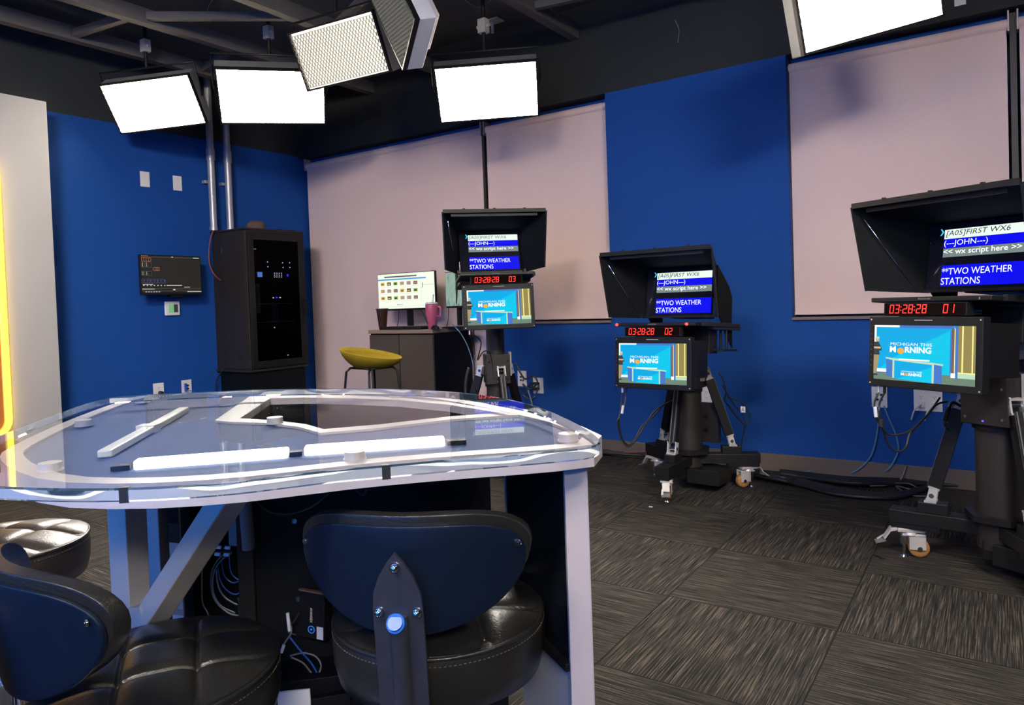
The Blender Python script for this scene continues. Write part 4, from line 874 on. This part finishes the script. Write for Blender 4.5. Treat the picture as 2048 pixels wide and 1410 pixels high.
def leds(a_, b_):
    a_ = Vector((*a_, 0)); b_ = Vector((*b_, 0)); d_ = (b_-a_).normalized(); s_ = Vector((d_.y, -d_.x, 0)); L_ = (b_-a_).length; m_ = MB(SK); kk_ = 17
    for i in range(kk_):
        c_ = a_+d_*L_*(i+.5)/kk_+s_*.026; m_.box((c_.x, c_.y, TZ+.008), (.010,.010,.006))
    m_.build('led_dots', LED, D)
L1a, L1b, L2a, L2b = (-1.862,.985),(-1.600,1.262),(-1.580,1.30),(-1.305,1.565)
lbar(L1a, L1b, LED, 'light_bar', lab='lit white strip light, left one under the desktop'); lbar(L2a, L2b, LED, 'light_bar', lab='lit white strip light, right one under the desktop')
lbar((-2.09,1.02), (-2.73,1.65), LEDOFF, 'light_bar', .040, .022, 'unlit white strip light near the left edge')
for a_, b_ in (((-1.90,.945),(-1.868,.978)), ((-1.603,1.266),(-1.582,1.292)), ((-1.30,1.570),(-1.262,1.607))): MB(SK).bar((*a_, TZ+.008), (*b_, TZ+.008), .03, .012).build('clip', BLK, D)
p_ = Vector((-2.40,1.325,0)); MB(SK).bar((p_.x-.03,p_.y-.02,TZ+.012), (p_.x+.02,p_.y+.015,TZ+.012), .05, .028).build('joint_cap', WPLAST, D)
for px in (248, 772):
    q_ = at_z(px, 976 if px == 248 else 931, ZT); q2_ = at_z(px+8, 975.5 if px == 248 else 930.3, ZT); d_ = (q2_-q_).normalized(); nn_ = Vector((-d_.y, d_.x, 0))
    MB(SK).bar(q_-d_*.009+nn_*(-.002)+Vector((0,0,-.014)), q_+d_*.009+nn_*(-.002)+Vector((0,0,-.014)), .003, .031).bar(q_-d_*.009+nn_*.004+Vector((0,0,.0008)), q_+d_*.009+nn_*.004+Vector((0,0,.0008)), .012, .0012).build('tape_mark', TAPE, D)
# legs
kz = lambda z: EYE+(z-EYE)*K_
TOPZ = kz(RB)+.001
def leg(x, y, ang, w=.040, m_=WPAINT): MB(Matrix.Translation((x, y, 0)) @ Matrix.Rotation(ang, 4, 'Z')).b2(-w/2, w/2, -w/2, w/2, 0, TOPZ).build('leg', m_, D, bevel=.002)
kp = lambda x, y: (x*K_, y*K_)
leg(*kp(-.985,1.735), R(38))
lp = at_d(258, 1100, 1.44); leg(lp.x, lp.y, R(12), .050, BRUSH)
l2 = at_d(308, 1105, 1.66); leg(l2.x, l2.y, R(36), .050)
leg(*kp(-3.22,1.80), R(40)); leg(*kp(-2.10,2.27), R(5))
b0 = at_d(293, 1250, 1.40); b1 = at_d(456, 998, 1.30); dv = (b1-b0).normalized(); b1 = b0+dv*((TOPZ-b0.z)/dv.z)
MB().bar(b0, b1, .045, .045, up=(dv.y,-dv.x,.25)).build('diagonal_brace', BRUSH, D, bevel=.002, label='brushed steel diagonal brace')
q = at_d(292, 1215, 1.41); MB().bar((lp.x,lp.y,q.z-.03), b0+dv*.03, .045, .045).build('brace_foot', BRUSH, D)
u0 = kp(-2.27, .86); MB().box((u0[0], u0[1], kz(.715)), (.03,.10,.028), 0, Matrix.Rotation(R(-35), 3, 'Z')).build('corner_bracket', WPAINT, D)
# inner carcass: plane of panels facing the seats
PZ0 = .10
fD = lambda d_: 1.60+(d_-2.0)*.4
at_d0 = at_d
def at_d(px, py, d_): return at_d0(px, py, fD(d_))
RB = TOPZ
def P2(px, D_, py=1150): q = at_d(px, py, D_); return (q.x, q.y)
A0, A1 = P2(512, 2.02), P2(986, 2.28)
def vpanel(p, q, z0, z1, th_, nm, m_, lab=None):
    a_ = Vector((*p, (z0+z1)/2)); b_ = Vector((*q, (z0+z1)/2)); return MB().bar(a_, b_, th_, z1-z0).build(nm, m_, D, bevel=.0015, label=lab)
vpanel(A0, A1, .0, RB-.004, .018, 'back_panel', CARC)
for px, py, D_ in ((592,1040,2.04),(600,1195,2.04),(648,1200,2.06)):
    q = at_d(px, py, D_); MB().cyl(q, q+Vector((.004,-.008,0)), .006, n=12).build('cam_bolt', CHROME, D)
# upright of the open bay and its recess
S0, S1 = P2(478, 1.98), P2(510, 2.00)
vpanel(S0, S1, .0, RB-.004, .03, 'bay_upright', BLKM)
vpanel(P2(478, 1.97), P2(378, 2.55), .0, RB-.004, .018, 'bay_side', CARC) if False else None
B0, B1 = P2(372, 2.42), P2(508, 2.48)
vpanel(B0, B1, .0, RB-.004, .018, 'bay_back', CARC)
q0 = P2(376, 2.05); vpanel(q0, B0, .0, RB-.004, .020, 'bay_side', CARC)
vpanel(P2(376,2.05), P2(480,2.02), .0, .30, .03, 'bay_floor_rail', CARC)
# left wing: black framed panel and white kick panel
wl0, wl1 = P2(316, 2.75), P2(392, 2.62)
zt_ = at_d(340, 1080, 2.7).z
vpanel(wl0, wl1, zt_, RB-.004, .03, 'wing_panel', BLKM)
g0, g1 = P2(328, 2.70), P2(368, 2.62); vpanel(g0, g1, zt_+.05, RB-.05, .012, 'wing_glass', BLKGLOSS)
zk = at_d(340, 1215, 2.78).z
vpanel(P2(300, 2.82), P2(400, 2.72), zk, zt_-.002, .02, 'wing_board', mat('warm_grey_board', (.42,.36,.32), .5))
vpanel(P2(285, 2.80), P2(404, 2.68), .0, zk-.002, .05, 'kick_panel', OFFW)
# right wing: black glossy panel running back from the right leg, white kick panel under it
def P1(px, D_, py=1150): q = at_d0(px, py, D_); return (q.x, q.y)
zw = at_d0(1143, 1338, 1.24).z
vpanel(P1(1138, 1.235), P1(1021, 1.50), zw+.012, RB-.004, .008, 'wing_panel', BLKGLOSS)
vpanel(P1(1141, 1.230), P1(1050, 1.41), zw, zw+.014, .030, 'wing_rail', BLKM)
vpanel(P1(1017, 1.502), P1(1021, 1.50), zw+.012, RB-.004, .012, 'wing_edge', WPAINT)
vpanel(P1(1148, 1.245), P1(1045, 1.47), .0, zw-.002, .014, 'kick_panel', OFFW)
# central low equipment box with a ledge
zp = at_d(640, 1335, 1.95).z
vpanel(P2(545, 1.93), P2(1000, 2.16), .0, zp, .12, 'equipment_plinth', CARC)
e0 = P2(548, 1.74, 1380); e1 = P2(612, 1.76, 1400)
vpanel(e0, P2(700, 1.84, 1380), .0, zp-.03, .016, 'plinth_front', CARC)
# wall-type connection plate on the plinth
pc = at_d(589, 1412, 1.70); dd = (Vector((*e1,0))-Vector((*e0,0))).normalized(); PX = Matrix((( dd.x,-dd.y,0,pc.x),(dd.y,dd.x,0,pc.y),(0,0,1,pc.z),(0,0,0,1)))
t = thing('connection_plate', 'white network connection plate at the bottom of the desk', 'outlet', (pc.x, pc.y, pc.z-.04))
MB(PX).box((0,0,0), (.066,.006,.066)).build('cover_plate', WPLAST, t, bevel=.002)
MB(PX).box((-.015,-.004,-.004), (.013,.004,.011)).box((.004,-.004,-.004), (.013,.004,.011)).cyl((.022,-.003,-.004), (.022,-.006,-.004), .004).build('jack', BLK, t)
# converter box on the back panel
t = thing('converter_box', 'small dark converter box with blue ring logo fixed on the desk panel', 'converter', tuple(at_d(628, 1280, 1.98)))
q = at_d(623, 1231, 1.965); nrm = (Vector((*A1,0))-Vector((*A0,0))).normalized(); BXF = Matrix(((nrm.x,-nrm.y,0,q.x),(nrm.y,nrm.x,0,q.y),(0,0,1,q.z),(0,0,0,1))) @ Matrix.Rotation(R(-30), 4, 'Z') @ Matrix.Rotation(R(3), 4, 'Y') @ Matrix.Scale(.78, 4)
MB(BXF).box((0,.016,0), (.082,.032,.135)).build('case', BLKM, t, bevel=.002)
MB(BXF).box((0,.004,.068), (.084,.012,.004)).build('edge_strip', mat('copper_edge', (.35,.22,.16), .35, metal=.6), t)
lg = MB(BXF @ Matrix.Translation((0,-.0012,0)) @ Matrix.Rotation(R(90), 4, 'Y')); lg.text('AVANGEX', -.022, -.004, .042, .0075, 0, 0); lg.build('lettering', lit('logo_white', (210,210,220), .6), t)
rg = MB(BXF); rg.tube([(.0+.010*cos(a), -.0012, -.040+.010*sin(a)) for a in [2*PI*k/20 for k in range(20)]], .0012, 6, closed=True, smooth_path=False).cyl((0,-.0005,-.040), (0,-.002,-.040), .003, n=12); rg.build('logo_ring', lit('logo_blue', (50,120,220), .8), t)
MB(BXF).rect(.018, .039, -.064, -.028, -.0012).build('sticker', TAG, t)
# power adapter in the open bay
q = at_d(481, 1050, 2.15); t = thing('power_adapter', 'grey power adapter with green light in the open desk bay', 'power adapter', (q.x, q.y, q.z-.06))
MB(Matrix.Translation(q) @ Matrix.Rotation(R(20), 4, 'Z')).box((0,0,0), (.04,.04,.088)).build('case', GREYCAB, t, bevel=.004)
q2 = at_d(489.5, 1064, 2.10); MB().cyl(q2, q2+Vector((.004,-.008,0)), .004, n=10).build('indicator_light', lit('green_led', (80,230,110), 1.5), t)
q = at_d(494, 1050, 1.93); single(MB().cyl(at_d(489,990,1.95), at_d(498,1098,1.95), .014, n=16), 'cable_duct', GREYCAB, 'grey rounded cable duct hanging on the bay upright', 'duct')
# cables in the bay
for k, pts in enumerate((((435,1128),(440,1160),(455,1182),(475,1188),(490,1165),(495,1140)), ((443,1120),(448,1150),(463,1165),(480,1160),(492,1135)), ((458,1112),(462,1145),(478,1160),(487,1150)))):
    cable([at_d(px, py, 2.2) for px, py in pts], .0014, BLUECAB, ('lowest bright blue cable loop in the desk bay', 'middle bright blue cable loop in the desk bay', 'inner bright blue cable loop in the desk bay')[k])
for k, (pts, lab) in enumerate(((((463,1103),(440,1115),(425,1140),(422,1170),(430,1200),(455,1225),(478,1232)), 'wide grey cable loop in the desk bay'),
    (((463,1106),(443,1120),(428,1145),(426,1180),(440,1210),(470,1226)), 'second grey cable loop just inside the wide one'),
    (((433,1140),(436,1170),(450,1195),(475,1210)), 'short grey cable arc in the desk bay'),
    (((410,1105),(405,1130),(404,1170),(405,1205),(415,1225),(425,1250)), 'grey cable hanging straight down the left of the bay'),
    (((478,1085),(482,1120),(487,1155),(500,1200),(510,1250)), 'black cable crossing the right side of the bay'),
    (((508,1135),(500,1165),(484,1195),(480,1225),(495,1250)), 'thick black cable curving down by the bay upright'))):
    cable([at_d(px, py, 2.16-.01*k) for px, py in pts], .0018 if k != 5 else .0042, GREYCAB if k < 4 else BLKCAB, lab)
bb = MB()
for k in range(10):
    x = 476+k*3.2; bb.tube([at_d(x, 1195-k*1.5, 2.1), at_d(x+8, 1215+random.random()*8, 2.08), at_d(x-2, 1238, 2.1), at_d(x-14, 1256, 2.1)],   .0026, 6)
tag(bb.build('cable_bundle', BLKCAB), 'tangle of black cables at the foot of the desk bay', 'cable bundle', kind='stuff')
for k, (a_, b_, c_) in enumerate((((410,1095),(430,1090),(460,1102)), ((408,1107),(432,1104),(464,1103)))):
    t = thing('data_plug', ('upper', 'lower')[k]+' tagged plug behind the diagonal brace', 'plug', tuple(at_d(*a_, 2.15)))
    MB().tube([at_d(*a_, 2.12), at_d(*b_, 2.12), at_d(*c_, 2.14)], .002).build('cord', BLKCAB, t)
    MB().cyl(at_d(*a_, 2.12), at_d(a_[0]+14, a_[1]-1, 2.12), .005, n=10).build('connector', SILVER, t)
    for j in (22, 40): MB().cyl(at_d(a_[0]+j, a_[1]-2*(1-k)+j*.05, 2.115), at_d(a_[0]+j+10, a_[1]-2*(1-k)+j*.05+1, 2.115), .004, n=10).build('sleeve', TAG, t)
cable([at_d(500,985,1.96), at_d(530,1018,1.98), at_d(570,1028,1.98), at_d(620,1015,1.98), at_d(660,985,1.98)], .003, BLKCAB, 'thin black cable sagging under the desk top near the upright')
cable([at_d(700,965,1.99), at_d(725,990,1.99), at_d(735,975,1.98), at_d(742,960,1.98)], .003, BLKCAB, 'short black cable drooping under the desk top centre')
for k, (pts, m_, lab) in enumerate(((((593,1270),(575,1262),(590,1240),(598,1225)), BLKCAB, 'black cable behind the converter box'),
    (((575,1225),(583,1262),(570,1285),(558,1310),(556,1335),(572,1357),(600,1360),(632,1352)), GREYCAB, 'grey cable looping left below the converter box'),
    (((580,1275),(600,1300),(625,1330),(640,1358)), BLUECAB, 'blue cable under the converter box'),
    (((580,1312),(605,1306),(630,1312),(642,1330),(636,1352)), GREYCAB, 'grey cable arching over the plinth'),
    (((582,1315),(605,1325),(622,1345),(632,1360)), GREYCAB, 'thick pale grey cable lying on the plinth'))):
    cable([at_d(px, py, 1.90) for px, py in pts], .0019, m_, lab)
single(MB().cyl(at_d(563,1305,1.89), at_d(568,1290,1.89), .0036, n=10), 'cable_tag', TAG, 'white tag on the grey cable below the converter box', 'cable tag')
single(MB().cyl(at_d(575,1226,1.89), at_d(579,1262,1.89), .0036, n=10), 'cable_sleeve', TAG, 'pale sleeve on the cable left of the converter box', 'cable sleeve')

at_d = at_d0
# ------------------------------------------------------------------ black swivel stools
def stool(pos, back_ang, label, zs, tuft=0., leather=LEATHER, R_=.19, H_=.10, full=True, back_h=.0):
    """back_ang: direction (world) from the seat centre to the backrest"""
    t = thing('swivel_stool', label, 'stool', (pos[0], pos[1], 0), 0, 'black leather swivel stools at the desk')
    X = Matrix.Translation((pos[0], pos[1], 0)) @ Matrix.Rotation(back_ang+PI/2, 4, 'Z')   # local -y points to the backrest
    m = lambda: MB(X); nr, nk = 84, 220
    vs = [(0,0,0)]; 
    def hgt(x, y, r):
        ux, uy = x*cos(tuft)+y*sin(tuft), -x*sin(tuft)+y*cos(tuft); h = .022*(1-(r/R_)**3.2)
        for s_ in (-1, 1):
            for q_ in (ux, uy):
                c_ = s_*(R_*.30); d_ = abs(q_-c_)
                f_ = 1 if r < R_*.93 else max(0, (R_-r)/(R_*.07))
                h -= .007*math.exp(-(d_/.0032)**2)*f_ + .006*math.exp(-(d_/.016)**2)*f_
        return h
    vs = [(0,0,zs+hgt(0,0,0))]; fs = []
    for i in range(1, nr+1):
        r = R_*.975*i/nr
        for k in range(nk): a = 2*PI*k/nk; x, y = r*cos(a), r*sin(a); vs.append((x, y, zs+hgt(x, y, r)))
    for k in range(nk): fs.append((0, 1+k, 1+(k+1) % nk))
    for i in range(nr-1):
        for k in range(nk): a = 1+i*nk; fs.append((a+k, a+nk+k, a+nk+(k+1) % nk, a+(k+1) % nk))
    s_ = m().add(vs, fs, 0, True)
    s_.lathe([(R_*.88,zs-H_),(R_*.955,zs-H_+.006),(R_*.992,zs-H_+.035),(R_*1.0,zs-.03),(R_*.990,zs-.007),(R_*.975,zs+.0005)], (0,0,0), nk, 0)
    st = s_.build('seat', leather, t)
    m().tube([(R_*.985*cos(2*PI*k/72), R_*.985*sin(2*PI*k/72), zs-.003) for k in range(72)], .0038, 8, closed=True, smooth_path=False).build('piping', leather, st)
    th_ = MB(X)
    for k in range(150): a = 2*PI*k/150; c_ = Vector((R_*1.0*cos(a), R_*1.0*sin(a), zs-.014)); th_.bar(c_, c_+Vector((-sin(a), cos(a), 0))*.004, .0012, .0012)
    th_.build('stitching', THREAD, st)
    # backrest
    out = [(0,.043),(.35,.044),(.60,.041),(.80,.031),(.93,.015),(1,-.008),(.985,-.036),(.92,-.062),(.80,-.086),(.64,-.106),(.44,-.121),(.22,-.130),(0,-.133)]
    out = [(u_, v_) for u_, v_ in out]+[(-u_, v_) for u_, v_ in out[::-1][1:-1]]
    BW, zc_, yb = .186, zs+.178, -.228
    def bp(u_, v_, off): x = u_*BW; return (x, yb+.075*u_*u_*1.0+off+(-v_*.14), zc_+v_)
    N_ = len(out)
    def plate3(scale, y0_, y1_, bulge, nm, m_, parent):
        b = MB(X); rr_ = 7; V_ = []
        for side, yy in ((0, y0_), (1, y1_)):
            V_.append(bp(0, 0, yy+(bulge if side else 0)))
            for i in range(1, rr_+1):
                f = i/rr_
                for (u_, v_) in out: V_.append(bp(u_*f*scale, v_*f*scale+(.013 if scale > 1 else 0)*f, yy+(bulge*(1-f**4) if side else 0)))
        F_ = []; base = 1+rr_*N_
        for side in (0, 1):
            o_ = side*base
            for k in range(N_):
                f_ = (o_, o_+1+k, o_+1+(k+1) % N_); F_.append(f_ if side else f_[::-1])
            for i in range(rr_-1):
                for k in range(N_):
                    a = o_+1+i*N_; f_ = (a+k, a+N_+k, a+N_+(k+1) % N_, a+(k+1) % N_); F_.append(f_ if side else f_[::-1])
        for k in range(N_): a = 1+(rr_-1)*N_; F_.append((a+k, a+(k+1) % N_, base+a+(k+1) % N_, base+a+k))
        b.add(V_, F_, 0, True); o_ = b.build(nm, m_, parent, bevel=.002); md = o_.modifiers.new('s', 'SUBSURF'); md.levels = 1; md.render_levels = 1; return o_
    br_ = plate3(1.0, -.004, .004, .0, 'backrest', NAVY, t)
    plate3(1.03, .005, .030, .018, 'back_cushion', leather, br_)
    for sx in (-1, 1):
        p_ = Vector(bp(sx*.93, .0, -.006)); m().cyl(p_, p_+Vector((0,-.003,0)), .0055, .0045, 14).cyl(p_+Vector((0,-.003,0)), p_+Vector((0,-.0035,0)), .002, n=6).build('screw', CHROME, br_)
    # spine bracket with pointed top
    arch = [(0,.092),(-.012,.078),(-.026,.056),(-.036,.030),(-.0385,.0),(-.038,-.27),(.038,-.27),(.0385,0),(.036,.030),(.026,.056),(.012,.078)]
    tl = math.atan(.10); BR = X @ Matrix.Translation((0, yb-.006, zc_-.080)) @ Matrix.Rotation(tl, 4, 'X')
    Fr = Matrix(((1,0,0,0),(0,0,1,0),(0,1,0,0),(0,0,0,1)))
    sp_ = MB(BR).prism(arch, -.010, -.004, 0, Fr).build('spine_bracket', STEELDK, t, bevel=.001)
    MB(BR).bar((-.030,-.008,-.0), (-.030,-.008,-.05), .012, .004).bar((.030,-.008,-.0), (.030,-.008,-.05), .012, .004).build('weld', STEELDK, sp_) if False else None
    for x, z in ((0,.070),(-.029,.000),(.029,.000)):
        MB(BR).cyl((x,-.010,z), (x,-.0115,z), .0085, n=16).lathe([(.0065,0),(.006,.003),(.003,.0055),(.0005,.006)][::1], (x,-.0115,z), 16, 0, Matrix.Rotation(R(90), 3, 'X')).build('bolt', CHROME, sp_)
    # post down and under the seat
    s2 = m(); prof = [(yb-.028, zc_-.03), (yb-.030, zs-.02), (yb-.030, zs-H_-.02), (yb+.02, zs-H_-.055), (-.04, zs-H_-.055)]
    s2.add([], []); w_ = .039; 
    top = Vector(BR.inverted() @ Vector((0,0,0)) ) if False else None
    P_ = [Vector((0, a, b)) for a, b in [(yb+.012, zc_-.125)]+prof[1:]]
    _y0 = yb-.013+.10*.27; P_ = [Vector((0, _y0, zc_-.335)), Vector((0, _y0+.004, zs-H_-.075)), Vector((0, _y0+.04, zs-H_-.10)), Vector((0, -.03, zs-H_-.052))]
    for i in range(3): s2.bar(P_[i], P_[i+1]+(P_[i+1]-P_[i]).normalized()*.004, .078, .010, up=(0,-1,.2) if i == 0 else (0,-.5,1))
    s2.build('spine', STEELDK, t, bevel=.0015)
    MB(BR).cyl((0,-.010,-.004), (0,-.010,-.262), .015, n=18).build('spine_tube', STEELDK, sp_)
    MB(BR).cyl((0,-.0245,-.010), (0,-.028,-.006), .0110, n=20).cyl((0,-.012,-.016), (0,-.026,-.008), .0140, n=20).build('end_cap', mat('blue_cap', (.02,.14,.5), .35), sp_)
    m().cyl((0,0,zs-H_-.045), (0,0,zs-H_-.001), .11, n=28).build('seat_plate', BLKM, t)
    m().cyl((0,0,.30), (0,0,zs-H_-.05), .025, n=24).cyl((0,0,.03), (0,0,.32), .032, n=24).build('gas_lift', CHROME, t)
    m().lathe([(.21,0),(.21,.008),(.18,.014),(.06,.028),(.035,.05),(.001,.05)], (0,0,.0), 48).build('base', CHROME, t)
    m().tube([(.15*cos(2*PI*k/36), .15*sin(2*PI*k/36), .24) for k in range(36)], .010, 8, closed=True, smooth_path=False).tube([(-.15,0,.24),(0,0,.24),(.15,0,.24)], .008, 8, smooth_path=False).build('footrest', CHROME, t)
    return t
stool((-.853,.990), math.atan2(-.190,.094), 'black leather stool in the centre with its back toward the viewer', .610, R(20))
stool((-1.162,.639), math.atan2(-1,-.08), 'black leather stool at the lower left showing its tufted seat', .580, R(-28))
stool((-2.03,.735), math.atan2(-.3,-1), 'brownish black stool cut off by the left edge under the desk', .620, R(10), LEATHERB)

# ------------------------------------------------------------------ soft lights
LW, LH = .66, .36
def hexgrid():
    me = MB(); p = .024; rows_ = int(LH/(p*.866)); cols = int(LW/p); dz = .02
    for j in range(rows_+1):
        for i in range(cols+1):
            cx = -LW/2+i*p+(p/2 if j % 2 else 0); cz = -LH/2+j*p*.866; q = p/math.sqrt(3)
            A = [(cx+q*cos(R(90+60*k)), cz+q*sin(R(90+60*k))) for k in range(4)]
            for k in range(3):
                a_, b_ = A[k], A[k+1]
                if all(abs(v_[0]) <= LW/2 and abs(v_[1]) <= LH/2 for v_ in (a_, b_)): me.quad((a_[0],-dz,a_[1]), (b_[0],-dz,b_[1]), (b_[0],0,b_[1]), (a_[0],0,a_[1]))
    return me
HG = hexgrid()
def softlight(X, label, yoke=True, hm=LAMPB, em=None):
    t = thing('studio_light', label, 'studio light', tuple(X.translation), 0, 'honeycomb studio lights on the ceiling')
    m = lambda: MB(X)
    g = MB(X); g.add(HG.v, HG.f)
    hs = m().b2(-LW/2-.012, LW/2+.012, .012, .11, -LH/2-.012, LH/2+.012).b2(-LW/2+.06, LW/2-.06, .11, .17, -LH/2+.05, LH/2-.05).build('housing', hm, t, bevel=.005)
    v_ = MB(X)
    for k in range(22): v_.b2(-LW/2+.09+k*.022, -LW/2+.100+k*.022, .1702, .1712, -LH/2+.08, -LH/2+.13)
    v_.build('vent', BLK, hs)
    m().b2(-LW/2, LW/2, .0085, .0115, -LH/2, LH/2).build('diffuser', em or LAMPF, t)
    g.build('honeycomb_grid', LAMPG, t)
    fr_ = m(); e = .008
    for a_, b_, c_, d_ in ((-LW/2-.012, LW/2+.012, LH/2, LH/2+.012), (-LW/2-.012, LW/2+.012, -LH/2-.012, -LH/2), (-LW/2-.012, -LW/2, -LH/2, LH/2), (LW/2, LW/2+.012, -LH/2, LH/2)): fr_.b2(a_, b_, -.018, .012, c_, d_)
    fr_.build('grid_frame', BLKM, t)
    if yoke:
        yk = MB(X).tube([(-LW/2-.02,.06,0),(-LW/2-.03,.06,.05),(-LW/2-.03,.10,LH/2+.06),(LW/2+.03,.10,LH/2+.06),(LW/2+.03,.06,.05),(LW/2+.02,.06,0)], .008, 8, smooth_path=False).build('yoke', BLKM, t)
        top = X @ Vector((0,.10,LH/2+.06)); MB().cyl(top, (top.x, top.y, CH), .014, n=12).build('hanger', BLKM, t)
        MB().box((top.x, top.y, min(CH-.08, top.z+.16)), (.06,.05,.09)).cyl((top.x-.05, top.y, min(CH-.08, top.z+.16)), (top.x+.05, top.y, min(CH-.08, top.z+.16)), .012, n=10).build('clamp', SILVER, t)
    else:
        top = X @ Vector((0,.10,0)); MB().cyl(X @ Vector((0,.17,0)), (X @ Vector((0,.22,0))), .02, n=12).cyl(X @ Vector((0,.22,0)), (*((X @ Vector((0,.22,0))).xy), CH), .014, n=12).build('hanger', BLKM, t)
    return t
def Rzxy(p, a, b, g): return Matrix.Translation(p) @ Matrix.Rotation(a, 4, 'Z') @ Matrix.Rotation(b, 4, 'X') @ Matrix.Rotation(g, 4, 'Y')
softlight(Rzxy((-5.232,3.041,2.745), .589, .61, -.087), 'leftmost tilted studio light, above the wall plates')
softlight(Matrix.Translation(E0) @ Matrix.Scale(1.12, 4) @ Matrix.Translation(-E0) @ Rzxy((-3.976,3.13,2.584), .945, .698, -.051), 'glaring studio light directly above the equipment rack')
softlight(Rzxy((-2.823,3.972,2.58), .610, .637, -.046), 'glaring studio light above the frontal teleprompter')
softlight(Rzxy((-3.554,3.344,2.839), .176, .446, -.035), 'tilted studio light with visible warm honeycomb grid', em=mat('dimmed_diffuser', (.9,.9,.9), .5, emit=(1,.94,.78), es=.9))
softlight(Rzxy((-.483,3.719,2.522), .661, .204, -.245), 'studio light cut off by the top edge at right', yoke=False)
A_, B_, C_ = Vector((-2.78,3.11,2.52)), Vector((-2.515,2.92,2.665)), Vector((-3.085,3.13,3.10))
x_ = (A_-C_).normalized(); z_ = (B_-A_).normalized(); z_ = (z_-x_*z_.dot(x_)).normalized(); y_ = z_.cross(x_)
X5 = Matrix((x_, y_, z_)).transposed().to_4x4(); X5.translation = A_-x_*LW/2+z_*LH/2
softlight(X5, 'upended studio light seen nearly edge on with dim grid', yoke=False, hm=LAMPW, em=mat('barely_lit_diffuser', (.9,.9,.9), .5, emit=(.95,1,.85), es=.22))
# unseen lights added on the camera side to brighten the room
for i, (p, tgt) in enumerate((((-.9,-.6,2.9), (-2.2,2.2,.6)), ((1.1,.9,2.9), (-.9,3.6,.8)), ((-2.6,.3,2.95), (-5.8,3.0,1.0)), ((.9,-1.0,2.1), (-1.1,1.1,.5)))):
    d = (Vector(tgt)-Vector(p)).normalized(); y_ = -d; x_ = Vector((0,0,1)).cross(y_).normalized()*-1; x_ = y_.cross(Vector((0,0,1))).normalized(); z_ = x_.cross(y_)
    X6 = Matrix((x_, y_, z_)).transposed().to_4x4(); X6.translation = Vector(p)
    softlight(X6, ('added unseen studio light above the camera position aimed at the desk', 'added unseen studio light above the right side aimed at the middle cameras', 'added unseen studio light above the left side aimed at the blue wall', 'added unseen low studio light behind the viewer aimed at the stools')[i], em=mat('softer_diffuser', (.9,.9,.9), .5, emit=(1,.92,.84), es=30) if i == 3 else None)
# ceiling odds and ends
q = at_z(985, 53, 3.3); t = thing('ceiling_bracket', 'small pale square bracket on the ceiling above the central light', 'bracket', (q.x, q.y, CH-.06))
MB().box((q.x, q.y, CH-.012), (.16,.10,.008)).build('plate', SILVER, t); MB().cyl((q.x, q.y, CH-.10), (q.x, q.y, CH-.016), .012, n=12).build('rod', SILVER, t)
q = at_y(1920, 3, 4.80); single(MB().box((q.x, YB-.004, q.z+.02), (.055,.004,.07)), 'ceiling_label', TAG, 'small white label near the top right above the shade', 'label')
for k, (pts, lab) in enumerate(((((1100,120),(1150,105),(1190,80),(1210,45),(1230,0)), 'thin wire swag on the ceiling right of the central light'), (((1350,40),(1358,60),(1356,85)), 'short loose wires on the black wall above the blue pillar'), (((930,0),(955,15),(975,5),(990,-8)), 'thin curled wire beside the white light housing'), (((425,0),(415,20),(420,45)), 'thin wire dangling at upper left of the ceiling'))):
    cable([at_y(px, py, YB-.01) if k == 1 else at_z(px, py, CH-.012) for px, py in pts], .003, GREYCAB, lab)
# dim bluish world background, added as a soft ambient fill
w = bpy.data.worlds.new('world'); sc.world = w; w.use_nodes = True; w.node_tree.nodes['Background'].inputs[0].default_value = (.05,.06,.08,1); w.node_tree.nodes['Background'].inputs[1].default_value = .2
